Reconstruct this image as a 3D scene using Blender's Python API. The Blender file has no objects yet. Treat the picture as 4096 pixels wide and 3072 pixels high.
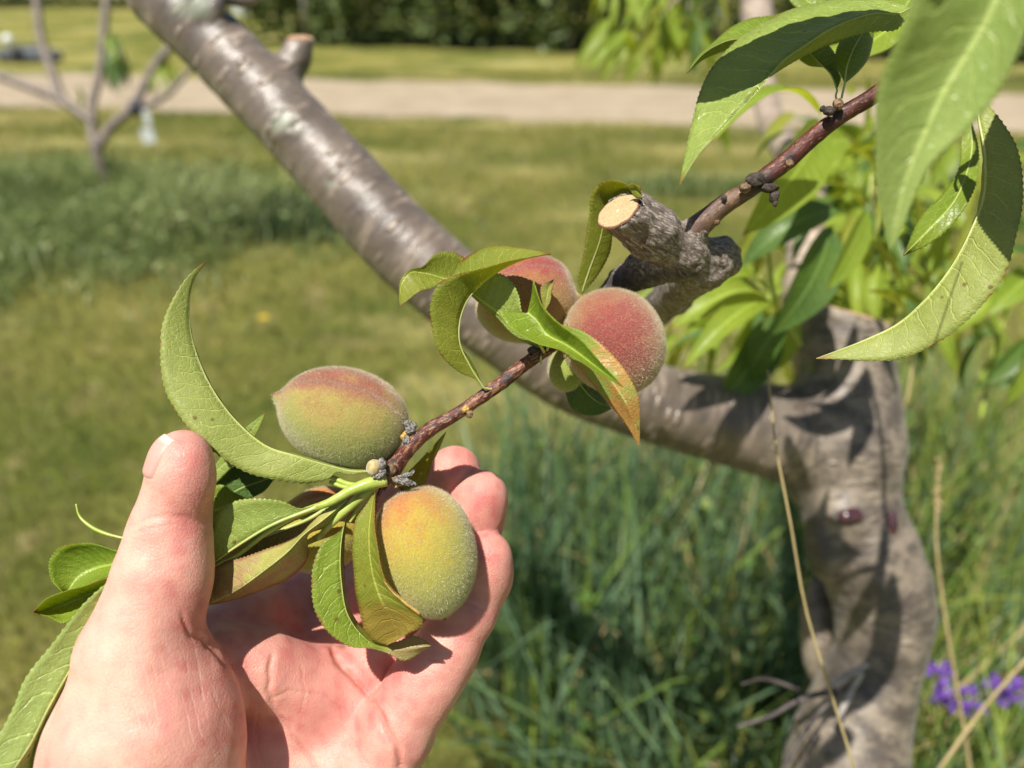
import bpy, math, random
import numpy as np
from mathutils import Vector
from mathutils.bvhtree import BVHTree

random.seed(7); RNG = np.random.default_rng(7)
SC = bpy.context.scene
COL = SC.collection

# ------------------------------------------------------------------ camera
PITCH = math.radians(30); CAMH = 1.15; FPX = 770.0
CAM = np.array([0.0, 0.0, CAMH])
RX = np.array([1.0, 0, 0]); UP = np.array([0, math.sin(PITCH), math.cos(PITCH)]); FW = np.array([0, math.cos(PITCH), -math.sin(PITCH)])
cd = bpy.data.cameras.new('camera'); cam = bpy.data.objects.new('camera', cd); COL.objects.link(cam)
cam.location = CAM; cam.rotation_euler = (math.pi/2 - PITCH, 0, 0)
cd.sensor_width = 36; cd.lens = FPX/1024*36
cd.clip_start = 0.01; cd.clip_end = 800
cd.dof.use_dof = True; cd.dof.focus_distance = 0.264; cd.dof.aperture_fstop = 6.0
SC.camera = cam

# ------------------------------------------------------------------ light
SUN_C = np.array([-0.25, 0.63, 0.73])                      # towards the sun, in camera axes (right, up, back)
SUN = SUN_C[0]*RX + SUN_C[1]*UP - SUN_C[2]*FW; SUN /= np.linalg.norm(SUN)
w = bpy.data.worlds.new('World'); SC.world = w; w.use_nodes = True
nt = w.node_tree; bg = nt.nodes['Background']
sky = nt.nodes.new('ShaderNodeTexSky'); sky.sky_type = 'NISHITA'; sky.sun_disc = False
sky.sun_elevation = math.asin(SUN[2]); sky.sun_rotation = math.atan2(SUN[0], SUN[1]) % (2*math.pi)
nt.links.new(sky.outputs[0], bg.inputs[0]); bg.inputs[1].default_value = 0.05
sd = bpy.data.lights.new('sun', 'SUN'); sd.energy = 5.0; sd.angle = math.radians(0.5); sd.color = (1, 0.95, 0.86)
so = bpy.data.objects.new('sun', sd); COL.objects.link(so)
so.rotation_euler = Vector(SUN).to_track_quat('Z', 'Y').to_euler(); so.location = (-1, -1, 4)
vs = SC.view_settings; vs.view_transform = 'Standard'; vs.look = 'None'; vs.gamma = 1; vs.use_curve_mapping = False
vs.exposure = 0.45
SC.cycles.use_denoising = True
SC.cycles.max_bounces = 8; SC.cycles.transparent_max_bounces = 8

# ------------------------------------------------------------------ coordinates
def P(x, y, d):
    x = np.asarray(x, float); y = np.asarray(y, float); d = np.asarray(d, float)
    return CAM + d[..., None]*FW + ((x-512)/FPX*d)[..., None]*RX - ((y-384)/FPX*d)[..., None]*UP
def P1(x, y, d): return P(np.array(x), np.array(y), np.array(d))
def C3(x, y, d): return np.array([(x-512)/FPX*d, -(y-384)/FPX*d, -d])       # camera axes (right, up, back)
def c2w(v): v = np.asarray(v); return CAM + v[..., 0:1]*RX + v[..., 1:2]*UP - v[..., 2:3]*FW
def dirw(v): v = np.array(v, float); v = v[0]*RX + v[1]*UP - v[2]*FW; return v/np.linalg.norm(v)
def w2px(v):
    v = np.asarray(v) - CAM; d = v@FW
    return 512 + FPX*(v@RX)/d, 384 - FPX*(v@UP)/d
def ground_at(x, y, z=0.0):
    r = FW + (x-512)/FPX*RX - (y-384)/FPX*UP
    t = (z-CAMH)/r[2]; return CAM + t*r

# ------------------------------------------------------------------ objects
def tag(o, label=None, cat=None, group=None, kind=None):
    if label: o['label'] = label
    if cat: o['category'] = cat
    if group: o['group'] = group
    if kind: o['kind'] = kind
    return o
def empty(name, loc, **k):
    o = bpy.data.objects.new(name, None); COL.objects.link(o); o.location = loc; o.empty_display_size = 0.02
    return tag(o, **k)
def origin(o):
    p = np.zeros(3)
    while o is not None: p = p + np.array(o.location); o = o.parent
    return p
def mesh(name, V, F, mat, parent=None, smooth=True, loc=None, attrs=None, uv=None, nrm=None, **k):
    """V (n,3) world points, F (m,k) array or list of faces"""
    V = np.asarray(V, np.float64)
    base = origin(parent) if parent is not None else (np.zeros(3) if loc is None else np.asarray(loc, float))
    me = bpy.data.meshes.new(name)
    Vl = (V-base).astype(np.float32)
    if isinstance(F, np.ndarray):
        n, kk = F.shape
        me.vertices.add(len(Vl)); me.vertices.foreach_set('co', Vl.ravel())
        me.loops.add(n*kk); me.loops.foreach_set('vertex_index', F.astype(np.int32).ravel())
        me.polygons.add(n); me.polygons.foreach_set('loop_start', np.arange(0, n*kk, kk, dtype=np.int32))
        me.update(calc_edges=True)
    else:
        me.from_pydata(Vl.tolist(), [], F)
    if smooth: me.polygons.foreach_set('use_smooth', np.ones(len(me.polygons), bool))
    for an, av in (attrs or {}).items():
        av = np.asarray(av, np.float32)
        if av.ndim == 1: a = me.attributes.new(an, 'FLOAT', 'POINT'); a.data.foreach_set('value', av)
        else: a = me.attributes.new(an, 'FLOAT_VECTOR', 'POINT'); a.data.foreach_set('vector', av.ravel())
    if uv is not None:
        l = me.uv_layers.new(name='UVMap'); vi = np.empty(len(me.loops), np.int32); me.loops.foreach_get('vertex_index', vi)
        l.data.foreach_set('uv', np.asarray(uv, np.float32)[vi].ravel())
    me.materials.append(mat); me.update()
    if nrm is not None: me.normals_split_custom_set_from_vertices(np.asarray(nrm).tolist())
    o = bpy.data.objects.new(name, me); COL.objects.link(o)
    if parent is not None: o.parent = parent
    else: o.location = base
    return tag(o, **k)

# ------------------------------------------------------------------ node helpers
class NT:
    def __init__(s, name):
        s.m = bpy.data.materials.new(name); s.m.use_nodes = True; s.t = s.m.node_tree; s.t.nodes.clear()
        s.out = s.t.nodes.new('ShaderNodeOutputMaterial')
    def n(s, typ, ins=None, **props):
        nd = s.t.nodes.new('ShaderNode'+typ)
        for k, v in props.items(): setattr(nd, k, v)
        for k, v in (ins or {}).items():
            i = nd.inputs[k]
            if isinstance(v, bpy.types.NodeSocket): s.t.links.new(v, i)
            elif isinstance(v, bpy.types.Node): s.t.links.new(v.outputs[0], i)
            else:
                if i.type == 'RGBA' and len(v) == 3: v = (*v, 1)
                i.default_value = v
        return nd
    def math(s, op, a, b=0.0, c=None, clamp=False):
        ins = {0: a, 1: b}
        if c is not None: ins[2] = c
        return s.n('Math', ins, operation=op, use_clamp=clamp).outputs[0]
    def step(s, x, lo, hi): return s.n('MapRange', {'Value': x, 'From Min': lo, 'From Max': hi}, interpolation_type='SMOOTHSTEP').outputs[0]
    def mix(s, f, a, b, bt='MIX'):
        nd = s.t.nodes.new('ShaderNodeMix'); nd.data_type = 'RGBA'; nd.blend_type = bt
        for sock, v in ((nd.inputs[0], f), (nd.inputs[6], a), (nd.inputs[7], b)):
            if isinstance(v, bpy.types.NodeSocket): s.t.links.new(v, sock)
            elif isinstance(v, (int, float)): sock.default_value = v
            else: sock.default_value = (*v, 1) if len(v) == 3 else v
        return nd.outputs[2]
    def noise(s, vec, scale, detail=3, rough=0.5, out=0, dist=0.0):
        return s.n('TexNoise', {'Vector': vec, 'Scale': scale, 'Detail': detail, 'Roughness': rough, 'Distortion': dist}).outputs[out]
    def obj(s): return s.n('TexCoord').outputs['Object']
    def pos(s): return s.n('NewGeometry').outputs['Position']
    def attr(s, name, o='Fac'): return s.n('Attribute', attribute_name=name).outputs[o]
    def ramp(s, f, stops):
        nd = s.n('ValToRGB', {0: f}); cr = nd.color_ramp
        while len(cr.elements) < len(stops): cr.elements.new(0.5)
        for e, (p, c) in zip(cr.elements, stops): e.position = p; e.color = (*c, 1)
        return nd.outputs[0]
    def bump(s, h, strength=0.3, dist=0.001): return s.n('Bump', {'Height': h, 'Strength': strength, 'Distance': dist}).outputs[0]
    def done(s, shader): s.t.links.new(shader if isinstance(shader, bpy.types.NodeSocket) else shader.outputs[0], s.out.inputs[0]); return s.m

# ------------------------------------------------------------------ materials
def leaf_mat(name, base, alt, trans, rough=0.42, tr=0.38, edge=(0.30, 0.10, 0.03), edge_w=0.0, patch=0.0, patch_col=(0.42, 0.24, 0.06), pits=0.25, veins=13.0, tip=0.0):
    s = NT(name); uv = s.n('UVMap').outputs[0]; sp = s.n('SeparateXYZ', {0: uv}); U, V = sp.outputs[0], sp.outputs[1]
    ob = s.obj(); v = s.math('ABSOLUTE', s.math('SUBTRACT', s.math('MULTIPLY', V, 2.0), 1.0))
    dn = s.math('MULTIPLY', s.math('SUBTRACT', s.noise(ob, 70, 3), 0.5), 1.9)
    q = s.math('ADD', s.math('SUBTRACT', s.math('MULTIPLY', U, veins), s.math('MULTIPLY', s.math('POWER', v, 1.3), 1.5)), dn)
    t = s.math('ABSOLUTE', s.math('SUBTRACT', s.math('MULTIPLY', s.math('FRACT', q), 2.0), 1.0))
    vein = s.math('MULTIPLY', s.step(t, 0.86, 0.98), s.step(v, 1.0, 0.55))
    net = s.n('TexVoronoi', {'Vector': ob, 'Scale': 620.0, 'Randomness': 1.0}, feature='DISTANCE_TO_EDGE').outputs[0]
    net = s.step(net, 0.10, 0.02)
    mid = s.step(v, 0.07, 0.02)
    big = s.noise(ob, 45, 3, 0.6); fine = s.noise(ob, 420, 3, 0.6)
    c = s.mix(s.step(big, 0.35, 0.7), base, alt)
    c = s.mix(s.math('MULTIPLY', s.step(fine, 0.3, 0.8), 0.25), c, [min(1, x*1.7) for x in base])
    light = [min(1, x*2.0+0.05) for x in alt]
    c = s.mix(s.math('MULTIPLY', vein, 0.34), c, light)
    c = s.mix(s.math('MULTIPLY', net, 0.16), c, light)
    c = s.mix(s.math('MULTIPLY', mid, 0.8), c, light)
    dots = s.n('TexVoronoi', {'Vector': ob, 'Scale': 900.0}).outputs[0]
    dots = s.math('MULTIPLY', s.step(dots, 0.22, 0.10), s.step(s.noise(ob, 200, 1), 0.45, 0.6))
    c = s.mix(s.math('MULTIPLY', dots, pits), c, (0.62, 0.66, 0.38))
    tc = s.mix(s.math('MULTIPLY', vein, 0.45), trans, [min(1, x*1.5+0.04) for x in trans])
    if edge_w > 0:
        e = s.math('MULTIPLY', s.math('MAXIMUM', s.step(s.math('ADD', v, s.math('MULTIPLY', s.math('SUBTRACT', s.noise(ob, 180, 3), 0.5), 0.25)), 1.02-edge_w, 1.06-edge_w*0.3), s.step(U, 0.94, 1.0)), 0.85)
        c = s.mix(e, c, edge); tc = s.mix(e, tc, edge)
    if patch > 0:
        pm = s.math('MULTIPLY', s.step(s.math('ADD', s.noise(ob, 70, 4, 0.65), s.math('MULTIPLY', s.math('SUBTRACT', U, 0.5), 0.35)), 0.62-patch*0.25, 0.80-patch*0.25), 0.8)
        c = s.mix(pm, c, patch_col); tc = s.mix(pm, tc, patch_col)
    if tip > 0:
        pm = s.math('MULTIPLY', s.step(s.math('ADD', U, s.math('MULTIPLY', s.math('SUBTRACT', s.noise(ob, 90, 4, 0.65), 0.5), 0.3)), tip, tip+0.14), 0.85)
        c = s.mix(pm, c, patch_col); tc = s.mix(pm, tc, patch_col)
    sv = s.n('TexVoronoi', {'Vector': ob, 'Scale': 125.0, 'Randomness': 1.0}).outputs[0]
    spot = s.math('MULTIPLY', s.math('MULTIPLY', s.step(sv, 0.13, 0.06), s.step(s.noise(ob, 33, 1), 0.50, 0.56)), 0.75)
    c = s.mix(spot, c, (0.16, 0.07, 0.02))
    h = s.math('ADD', s.math('MULTIPLY', vein, -0.9), s.math('ADD', s.math('MULTIPLY', net, -0.35), s.math('MULTIPLY', fine, 0.7)))
    h = s.math('ADD', h, s.math('MULTIPLY', dots, 0.5))
    b = s.bump(h, 0.55, 0.0005)
    p = s.n('BsdfPrincipled', {'Base Color': c, 'Roughness': rough, 'Normal': b, 'Specular IOR Level': 0.45})
    tl = s.n('BsdfTranslucent', {'Color': tc, 'Normal': b})
    return s.done(s.n('MixShader', {0: tr, 1: p, 2: tl}))

M = {}
M['leaf_pale'] = leaf_mat('leaf_pale', (0.29, 0.34, 0.075), (0.35, 0.39, 0.10), (0.44, 0.48, 0.06), 0.5, 0.32, edge_w=0.05, pits=0.55, veins=22)
M['leaf_green'] = leaf_mat('leaf_green', (0.19, 0.28, 0.025), (0.27, 0.35, 0.04), (0.50, 0.56, 0.02), 0.36, 0.42, edge_w=0.04, pits=0.35)
M['leaf_fresh'] = leaf_mat('leaf_fresh', (0.21, 0.32, 0.03), (0.28, 0.37, 0.04), (0.55, 0.60, 0.03), 0.36, 0.48, edge_w=0.03, pits=0.2)
M['leaf_yellow'] = leaf_mat('leaf_yellow', (0.22, 0.27, 0.03), (0.30, 0.32, 0.045), (0.58, 0.58, 0.03), 0.44, 0.48, edge_w=0.07, pits=0.25)
M['leaf_red_tip'] = leaf_mat('leaf_red_tip', (0.22, 0.34, 0.06), (0.32, 0.36, 0.08), (0.45, 0.45, 0.06), 0.4, 0.30, edge=(0.42, 0.10, 0.05), edge_w=0.10, patch=0.75, patch_col=(0.58, 0.26, 0.08))
M['leaf_brown'] = leaf_mat('leaf_brown', (0.34, 0.36, 0.07), (0.42, 0.38, 0.12), (0.48, 0.42, 0.06), 0.45, 0.26, edge=(0.30, 0.10, 0.07), edge_w=0.22, patch=0.45, patch_col=(0.42, 0.26, 0.13))
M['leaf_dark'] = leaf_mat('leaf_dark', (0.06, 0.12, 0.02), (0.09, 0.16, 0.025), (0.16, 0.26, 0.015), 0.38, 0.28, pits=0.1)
M['leaf_top'] = leaf_mat('leaf_top', (0.28, 0.37, 0.08), (0.37, 0.45, 0.11), (0.56, 0.60, 0.05), 0.32, 0.38, edge_w=0.03, pits=0.3, veins=18)

M['leaf_tipped'] = leaf_mat('leaf_tipped', (0.19, 0.28, 0.025), (0.27, 0.35, 0.04), (0.50, 0.56, 0.02), 0.36, 0.42, edge=(0.34, 0.16, 0.05), edge_w=0.10, pits=0.35, tip=0.68, patch_col=(0.50, 0.38, 0.17))
M['leaf_flap'] = leaf_mat('leaf_flap', (0.22, 0.27, 0.03), (0.30, 0.32, 0.045), (0.58, 0.58, 0.03), 0.44, 0.44, edge=(0.40, 0.16, 0.05), edge_w=0.12, pits=0.3, tip=0.62, patch_col=(0.42, 0.30, 0.06))
M['leaf_near'] = leaf_mat('leaf_near', (0.32, 0.43, 0.12), (0.40, 0.49, 0.15), (0.58, 0.66, 0.10), 0.30, 0.42, veins=9)
def midrib_mat():
    s = NT('midrib'); ob = s.obj(); n = s.noise(ob, 200, 3)
    c = s.mix(s.step(n, 0.3, 0.7), (0.38, 0.46, 0.13), (0.50, 0.52, 0.20))
    return s.done(s.n('BsdfPrincipled', {'Base Color': c, 'Roughness': 0.42, 'Subsurface Weight': 0.2, 'Subsurface Radius': (0.002, 0.002, 0.0005), 'Subsurface Scale': 0.5}))
M['midrib'] = midrib_mat()

def green_stem_mat():
    s = NT('green_stem'); ob = s.obj()
    c = s.mix(s.step(s.noise(ob, 120, 4), 0.35, 0.7), (0.34, 0.44, 0.07), (0.46, 0.50, 0.14))
    c = s.mix(s.math('MULTIPLY', s.step(s.noise(ob, 260, 4), 0.62, 0.7), 0.6), c, (0.35, 0.18, 0.06))
    return s.done(s.n('BsdfPrincipled', {'Base Color': c, 'Roughness': 0.36, 'Normal': s.bump(s.noise(ob, 700, 3), 0.4, 0.0004)}))
M['green_stem'] = green_stem_mat()

def peach_mat(name, green, mid, red, soft=(0.30, 0.72), seed=0.0):
    s = NT(name); ob = s.obj(); off = s.n('VectorMath', {0: ob, 1: (seed, seed*2, 0)}, operation='ADD').outputs[0]
    bl = s.attr('blush')
    f = s.math('ADD', bl, s.math('MULTIPLY', s.math('SUBTRACT', s.noise(off, 90, 5, 0.7), 0.5), 0.80))
    f = s.math('ADD', f, s.math('MULTIPLY', s.math('SUBTRACT', s.noise(off, 1400, 3, 0.7), 0.5), 0.42))
    c = s.ramp(f, [(0.05, green), (soft[0], [0.5*a+0.5*b for a, b in zip(green, mid)]), (0.5, mid), (soft[1], red), (1.0, [x*0.8 for x in red])])
    sp = s.step(s.n('TexVoronoi', {'Vector': off, 'Scale': 1500.0}).outputs[0], 0.25, 0.1)
    c = s.mix(s.math('MULTIPLY', sp, 0.12), c, (0.72, 0.62, 0.40))
    b = s.bump(s.math('ADD', s.noise(off, 1800, 3, 0.7), s.math('MULTIPLY', s.noise(off, 250, 3), 1.5)), 0.6, 0.0005)
    return s.done(s.n('BsdfPrincipled', {'Base Color': c, 'Roughness': 0.75, 'Specular IOR Level': 0.2, 'Normal': b,
        'Sheen Weight': 0.55, 'Sheen Roughness': 0.45, 'Sheen Tint': (1, 0.95, 0.82),
        'Subsurface Weight': 0.15, 'Subsurface Radius': (0.003, 0.0015, 0.0006), 'Subsurface Scale': 0.6}))
def fuzz_mat():
    s = NT('peach_fuzz')
    d = s.n('BsdfDiffuse', {'Color': (0.70, 0.64, 0.46)}); t = s.n('BsdfTranslucent', {'Color': (0.78, 0.70, 0.48)})
    g = s.n('BsdfGlossy', {'Color': (1, 0.96, 0.85), 'Roughness': 0.3})
    return s.done(s.n('MixShader', {0: 0.06, 1: s.n('MixShader', {0: 0.45, 1: d, 2: t}).outputs[0], 2: g.outputs[0]}))
M['fuzz'] = fuzz_mat()

def skin_mat():
    s = NT('skin'); ob = s.obj(); red = s.attr('red'); cr = s.attr('crease')
    n1 = s.noise(ob, 55, 3, 0.6); n2 = s.noise(ob, 260, 4, 0.6)
    f = s.math('ADD', red, s.math('MULTIPLY', s.math('SUBTRACT', n1, 0.5), 1.1))
    f = s.math('ADD', f, s.math('MULTIPLY', s.math('SUBTRACT', n2, 0.5), 0.28), clamp=True)
    c = s.ramp(f, [(0.0, (0.73, 0.46, 0.36)), (0.42, (0.67, 0.30, 0.25)), (1.0, (0.53, 0.12, 0.12))])
    c = s.mix(s.math('MULTIPLY', cr, 0.55), c, (0.50, 0.15, 0.11))
    mot = s.n('TexVoronoi', {'Vector': s.n('VectorMath', {0: ob, 1: s.n('VectorMath', {0: s.noise(ob, 90, 3, out=1), 'Scale': 0.006}, operation='SCALE').outputs[0]}, operation='ADD').outputs[0], 'Scale': 190.0}, feature='SMOOTH_F1').outputs[0]
    c = s.mix(s.math('MULTIPLY', s.step(mot, 0.15, 0.55), 0.22), c, (0.84, 0.56, 0.44))
    wr = s.n('TexVoronoi', {'Vector': s.n('VectorMath', {0: ob, 1: s.n('VectorMath', {0: s.noise(ob, 160, 3, out=1), 'Scale': 0.004}, operation='SCALE').outputs[0]}, operation='ADD').outputs[0], 'Scale': 330.0}, feature='DISTANCE_TO_EDGE').outputs[0]
    wr = s.math('MULTIPLY', s.step(wr, 0.12, 0.0), s.step(s.noise(ob, 80, 2), 0.4, 0.65))
    # fine skin relief: criss-cross cells, ridges that follow the 'ridge' field, and pores
    cell = s.n('TexVoronoi', {'Vector': s.n('Mapping', {'Vector': ob, 'Scale': (1, 1, 0.6)}).outputs[0], 'Scale': 1050.0}, feature='DISTANCE_TO_EDGE').outputs[0]
    cell = s.step(cell, 0.0, 0.18)
    rd = s.math('SINE', s.math('ADD', s.math('MULTIPLY', s.attr('ridge'), 2*math.pi/0.00052), s.math('MULTIPLY', s.noise(ob, 120, 2), 9.0)))
    rw = s.attr('ridge_w')
    # shallow long folds running over the heel of the thumb
    fold = s.math('SINE', s.math('ADD', s.math('MULTIPLY', s.attr('fold'), 2*math.pi/0.0021), s.math('MULTIPLY', s.noise(ob, 70, 3), 7.0)))
    fold = s.math('MULTIPLY', s.step(fold, 0.55, 1.0), s.step(s.noise(ob, 130, 2), 0.42, 0.62))
    h = s.math('ADD', s.math('MULTIPLY', cell, 0.45), s.math('ADD', s.math('MULTIPLY', s.math('MULTIPLY', rd, rw), 0.15), s.math('MULTIPLY', s.noise(ob, 420, 4, 0.6), 0.8)))
    h = s.math('SUBTRACT', h, s.math('MULTIPLY', wr, 0.22)); c = s.mix(s.math('MULTIPLY', wr, 0.10), c, (0.52, 0.16, 0.12))
    h = s.math('SUBTRACT', h, s.math('MULTIPLY', fold, s.math('MULTIPLY', s.attr('fold_w'), 0.6)))
    c = s.mix(s.math('MULTIPLY', s.math('MULTIPLY', fold, s.attr('fold_w')), 0.22), c, (0.9, 0.68, 0.58))
    b = s.bump(h, 0.42, 0.0004)
    return s.done(s.n('BsdfPrincipled', {'Base Color': c, 'Roughness': s.math('ADD', 0.38, s.math('MULTIPLY', n2, 0.2)), 'Specular IOR Level': 0.42, 'Normal': b,
        'Subsurface Weight': 0.8, 'Subsurface Radius': (0.004, 0.0013, 0.0007), 'Subsurface Scale': 0.6}))
M['skin'] = skin_mat()
def nail_mat():
    s = NT('fingernail'); uv = s.n('SeparateXYZ', {0: s.n('UVMap').outputs[0]})
    c = s.ramp(uv.outputs[1], [(0.0, (0.72, 0.48, 0.40)), (0.12, (0.66, 0.34, 0.29)), (0.84, (0.68, 0.36, 0.31)), (0.95, (0.78, 0.60, 0.50))])
    return s.done(s.n('BsdfPrincipled', {'Base Color': c, 'Roughness': 0.45, 'Specular IOR Level': 0.3, 'Subsurface Weight': 0.5, 'Subsurface Radius': (0.003, 0.0012, 0.0008), 'Subsurface Scale': 0.5,
        'Normal': s.bump(s.noise(s.n('Mapping', {'Vector': s.obj(), 'Scale': (3, 3, 0.3)}).outputs[0], 300, 2), 0.1, 0.0003)}))
M['nail'] = nail_mat()

def bark_mat(name, a, b, lichen=0.2, rough=0.42, fine=1.0, dark=(0.035, 0.028, 0.026), dents=1.0, mott=False):
    """'ax' = (r cos, r sin, along): smooth peach bark with lenticels that run round the limb"""
    s = NT(name); ax = s.attr('ax', 'Vector')
    ring = s.n('Mapping', {'Vector': ax, 'Scale': (0.22, 0.22, 1.0)}).outputs[0]
    n1 = s.noise(ax, 14*fine, 4, 0.6); n2 = s.noise(ring, 120*fine, 4, 0.65); n3 = s.noise(ax, 320*fine, 4, 0.7)
    c = s.mix(s.step(n1, 0.3, 0.7), a, b); calm = s.math('SUBTRACT', 1.0, s.math('MULTIPLY', s.attr('trunkness'), 0.65))
    c = s.mix(s.math('MULTIPLY', s.math('MULTIPLY', s.step(n2, 0.52, 0.68), calm), 0.55), c, [min(1, x*2.2) for x in b])
    c = s.mix(s.math('MULTIPLY', s.step(n2, 0.45, 0.34), 0.5), c, [x*0.55 for x in a])
    vo = s.n('TexVoronoi', {'Vector': s.n('Mapping', {'Vector': ax, 'Scale': (0.45, 0.45, 1.25)}).outputs[0], 'Scale': 95.0*fine, 'Randomness': 1.0}).outputs[0]
    len_ = s.math('MULTIPLY', s.step(vo, 0.34, 0.16), s.step(s.noise(ax, 40*fine, 1), 0.38, 0.50))
    c = s.mix(s.math('MULTIPLY', len_, 0.55), c, [min(1, x*2.3) for x in b])
    c = s.mix(s.math('MULTIPLY', s.step(s.noise(ax, 26*fine, 5, 0.7), 0.60, 0.72), lichen), c, (0.36, 0.38, 0.30))
    if mott: 
        tr = s.attr('trunkness'); mo = s.noise(s.n('Mapping', {'Vector': ax, 'Scale': (0.7, 0.7, 1.0)}).outputs[0], 48, 6, 0.75); c = s.mix(s.math('MULTIPLY', tr, 0.85), c, s.mix(s.step(mo, 0.40, 0.62), (0.055, 0.042, 0.034), (0.27, 0.22, 0.165)))
        c = s.mix(s.math('MULTIPLY', s.math('MULTIPLY', tr, s.step(n2, 0.56, 0.64)), 0.2), c, (0.42, 0.35, 0.26))
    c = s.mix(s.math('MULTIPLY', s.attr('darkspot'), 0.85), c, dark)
    c = s.mix(s.math('MULTIPLY', s.attr('lichen'), 0.9), c, (0.30, 0.34, 0.25))
    h = s.math('ADD', s.math('MULTIPLY', len_, 1.3*dents), s.math('ADD', s.math('MULTIPLY', s.math('MULTIPLY', n2, calm), 1.3), s.math('MULTIPLY', n3, 0.35)))
    bp = s.bump(h, 0.8, 0.0016/fine)
    return s.done(s.n('BsdfPrincipled', {'Base Color': c, 'Roughness': s.math('ADD', rough, s.math('MULTIPLY', n3, 0.12)), 'Normal': bp, 'Specular IOR Level': 0.75,
        'Sheen Weight': 0.1}))
M['bark'] = bark_mat('smooth_bark', (0.100, 0.076, 0.060), (0.180, 0.142, 0.112), 0.30, 0.31, mott=True)
M['bark_trunk'] = bark_mat('trunk_bark', (0.13, 0.10, 0.082), (0.22, 0.18, 0.135), 0.45, 0.45, 1.2, mott=True)
M['bark_far'] = bark_mat('far_limb_bark', (0.24, 0.18, 0.14), (0.34, 0.27, 0.21), 0.3, 0.55)
M['bark_young'] = bark_mat('young_bark', (0.13, 0.10, 0.08), (0.22, 0.175, 0.14), 0.3, 0.5)
def rough_bark():
    s = NT('stub_bark'); ax = s.attr('ax', 'Vector'); lg = s.n('Mapping', {'Vector': ax, 'Scale': (1, 1, 0.22)}).outputs[0]
    f = s.noise(lg, 900, 5, 0.7, dist=1.0); g = s.noise(ax, 120, 4, 0.6)
    c = s.mix(s.step(g, 0.35, 0.7), (0.15, 0.11, 0.09), (0.25, 0.205, 0.18))
    c = s.mix(s.step(f, 0.50, 0.60), c, (0.50, 0.44, 0.38)); c = s.mix(s.step(f, 0.45, 0.33), c, (0.05, 0.035, 0.03))
    c = s.mix(s.math('MULTIPLY', s.attr('darkspot'), 0.85), c, (0.02, 0.018, 0.018))
    return s.done(s.n('BsdfPrincipled', {'Base Color': c, 'Roughness': 0.7, 'Normal': s.bump(s.math('ADD', f, s.math('MULTIPLY', g, 1.5)), 0.9, 0.0012)}))
M['stub'] = rough_bark()
def twig_mat():
    s = NT('twig_bark'); ax = s.attr('ax', 'Vector'); lg = s.n('Mapping', {'Vector': ax, 'Scale': (1, 1, 0.4)}).outputs[0]
    f = s.noise(lg, 1100, 4, 0.7, dist=0.6); g = s.noise(ax, 160, 3, 0.6); k = s.attr('tan')
    red = s.mix(s.step(g, 0.35, 0.65), (0.060, 0.014, 0.014), (0.13, 0.034, 0.026))
    brown = s.mix(s.step(g, 0.35, 0.65), (0.10, 0.055, 0.038), (0.19, 0.11, 0.07))
    c = s.mix(k, red, brown)
    th = s.math('SUBTRACT', 0.64, s.math('MULTIPLY', s.attr('fleck'), 0.09))
    c = s.mix(s.math('MULTIPLY', s.math('GREATER_THAN', f, th), 0.7), c, (0.42, 0.23, 0.11))
    c = s.mix(s.math('MULTIPLY', s.attr('darkspot'), 0.85), c, (0.025, 0.02, 0.02))
    return s.done(s.n('BsdfPrincipled', {'Base Color': c, 'Roughness': 0.42, 'Normal': s.bump(s.math('ADD', f, g), 0.7, 0.0006)}))
M['twig'] = twig_mat()
def cut_mat(name, a, b, rim):
    s = NT(name); uv = s.n('UVMap').outputs[0]; m = s.n('VectorMath', {0: uv, 1: (0.5, 0.5, 0)}, operation='SUBTRACT').outputs[0]
    r = s.n('VectorMath', {0: m}, operation='LENGTH').outputs['Value']
    sp = s.n('SeparateXYZ', {0: m}); an = s.math('ARCTAN2', sp.outputs[0], sp.outputs[1])
    cv = s.n('CombineXYZ', {0: s.math('MULTIPLY', an, 9.0), 1: s.math('MULTIPLY', r, 2.5)}).outputs[0]
    ray = s.noise(cv, 3.0, 4, 0.7); rings = s.math('SINE', s.math('MULTIPLY', s.math('ADD', r, s.math('MULTIPLY', s.noise(uv, 6, 2), 0.02)), 90.0))
    c = s.mix(s.step(ray, 0.38, 0.62), [x*0.8 for x in a], b); c = s.mix(s.math('MULTIPLY', s.step(rings, 0.2, 1.0), 0.3), c, [x*0.7 for x in a])
    ck = s.noise(s.n('CombineXYZ', {0: s.math('MULTIPLY', an, 3.0), 1: s.math('MULTIPLY', r, 0.8)}).outputs[0], 6.0, 4, 0.8)
    c = s.mix(s.math('MULTIPLY', s.step(ck, 0.60, 0.66), s.step(r, 0.12, 0.3)), c, [x*0.45 for x in a])
    c = s.mix(s.math('MULTIPLY', s.step(s.noise(uv, 3.0, 3), 0.5, 0.7), 0.4), c, [x*0.7 for x in a])
    c = s.mix(s.step(r, 0.05, 0.03), c, (0.85, 0.72, 0.42)); c = s.mix(s.step(r, 0.44, 0.485), c, rim)
    return s.done(s.n('BsdfPrincipled', {'Base Color': c, 'Roughness': 0.7, 'Normal': s.bump(s.math('ADD', ray, s.noise(uv, 40, 3)), 0.4, 0.0006)}))
M['cut'] = cut_mat('cut_wood', (0.50, 0.36, 0.18), (0.62, 0.47, 0.26), (0.14, 0.05, 0.02))
M['cut_orange'] = cut_mat('old_cut_wood', (0.50, 0.30, 0.16), (0.62, 0.42, 0.26), (0.30, 0.14, 0.07))
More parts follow.
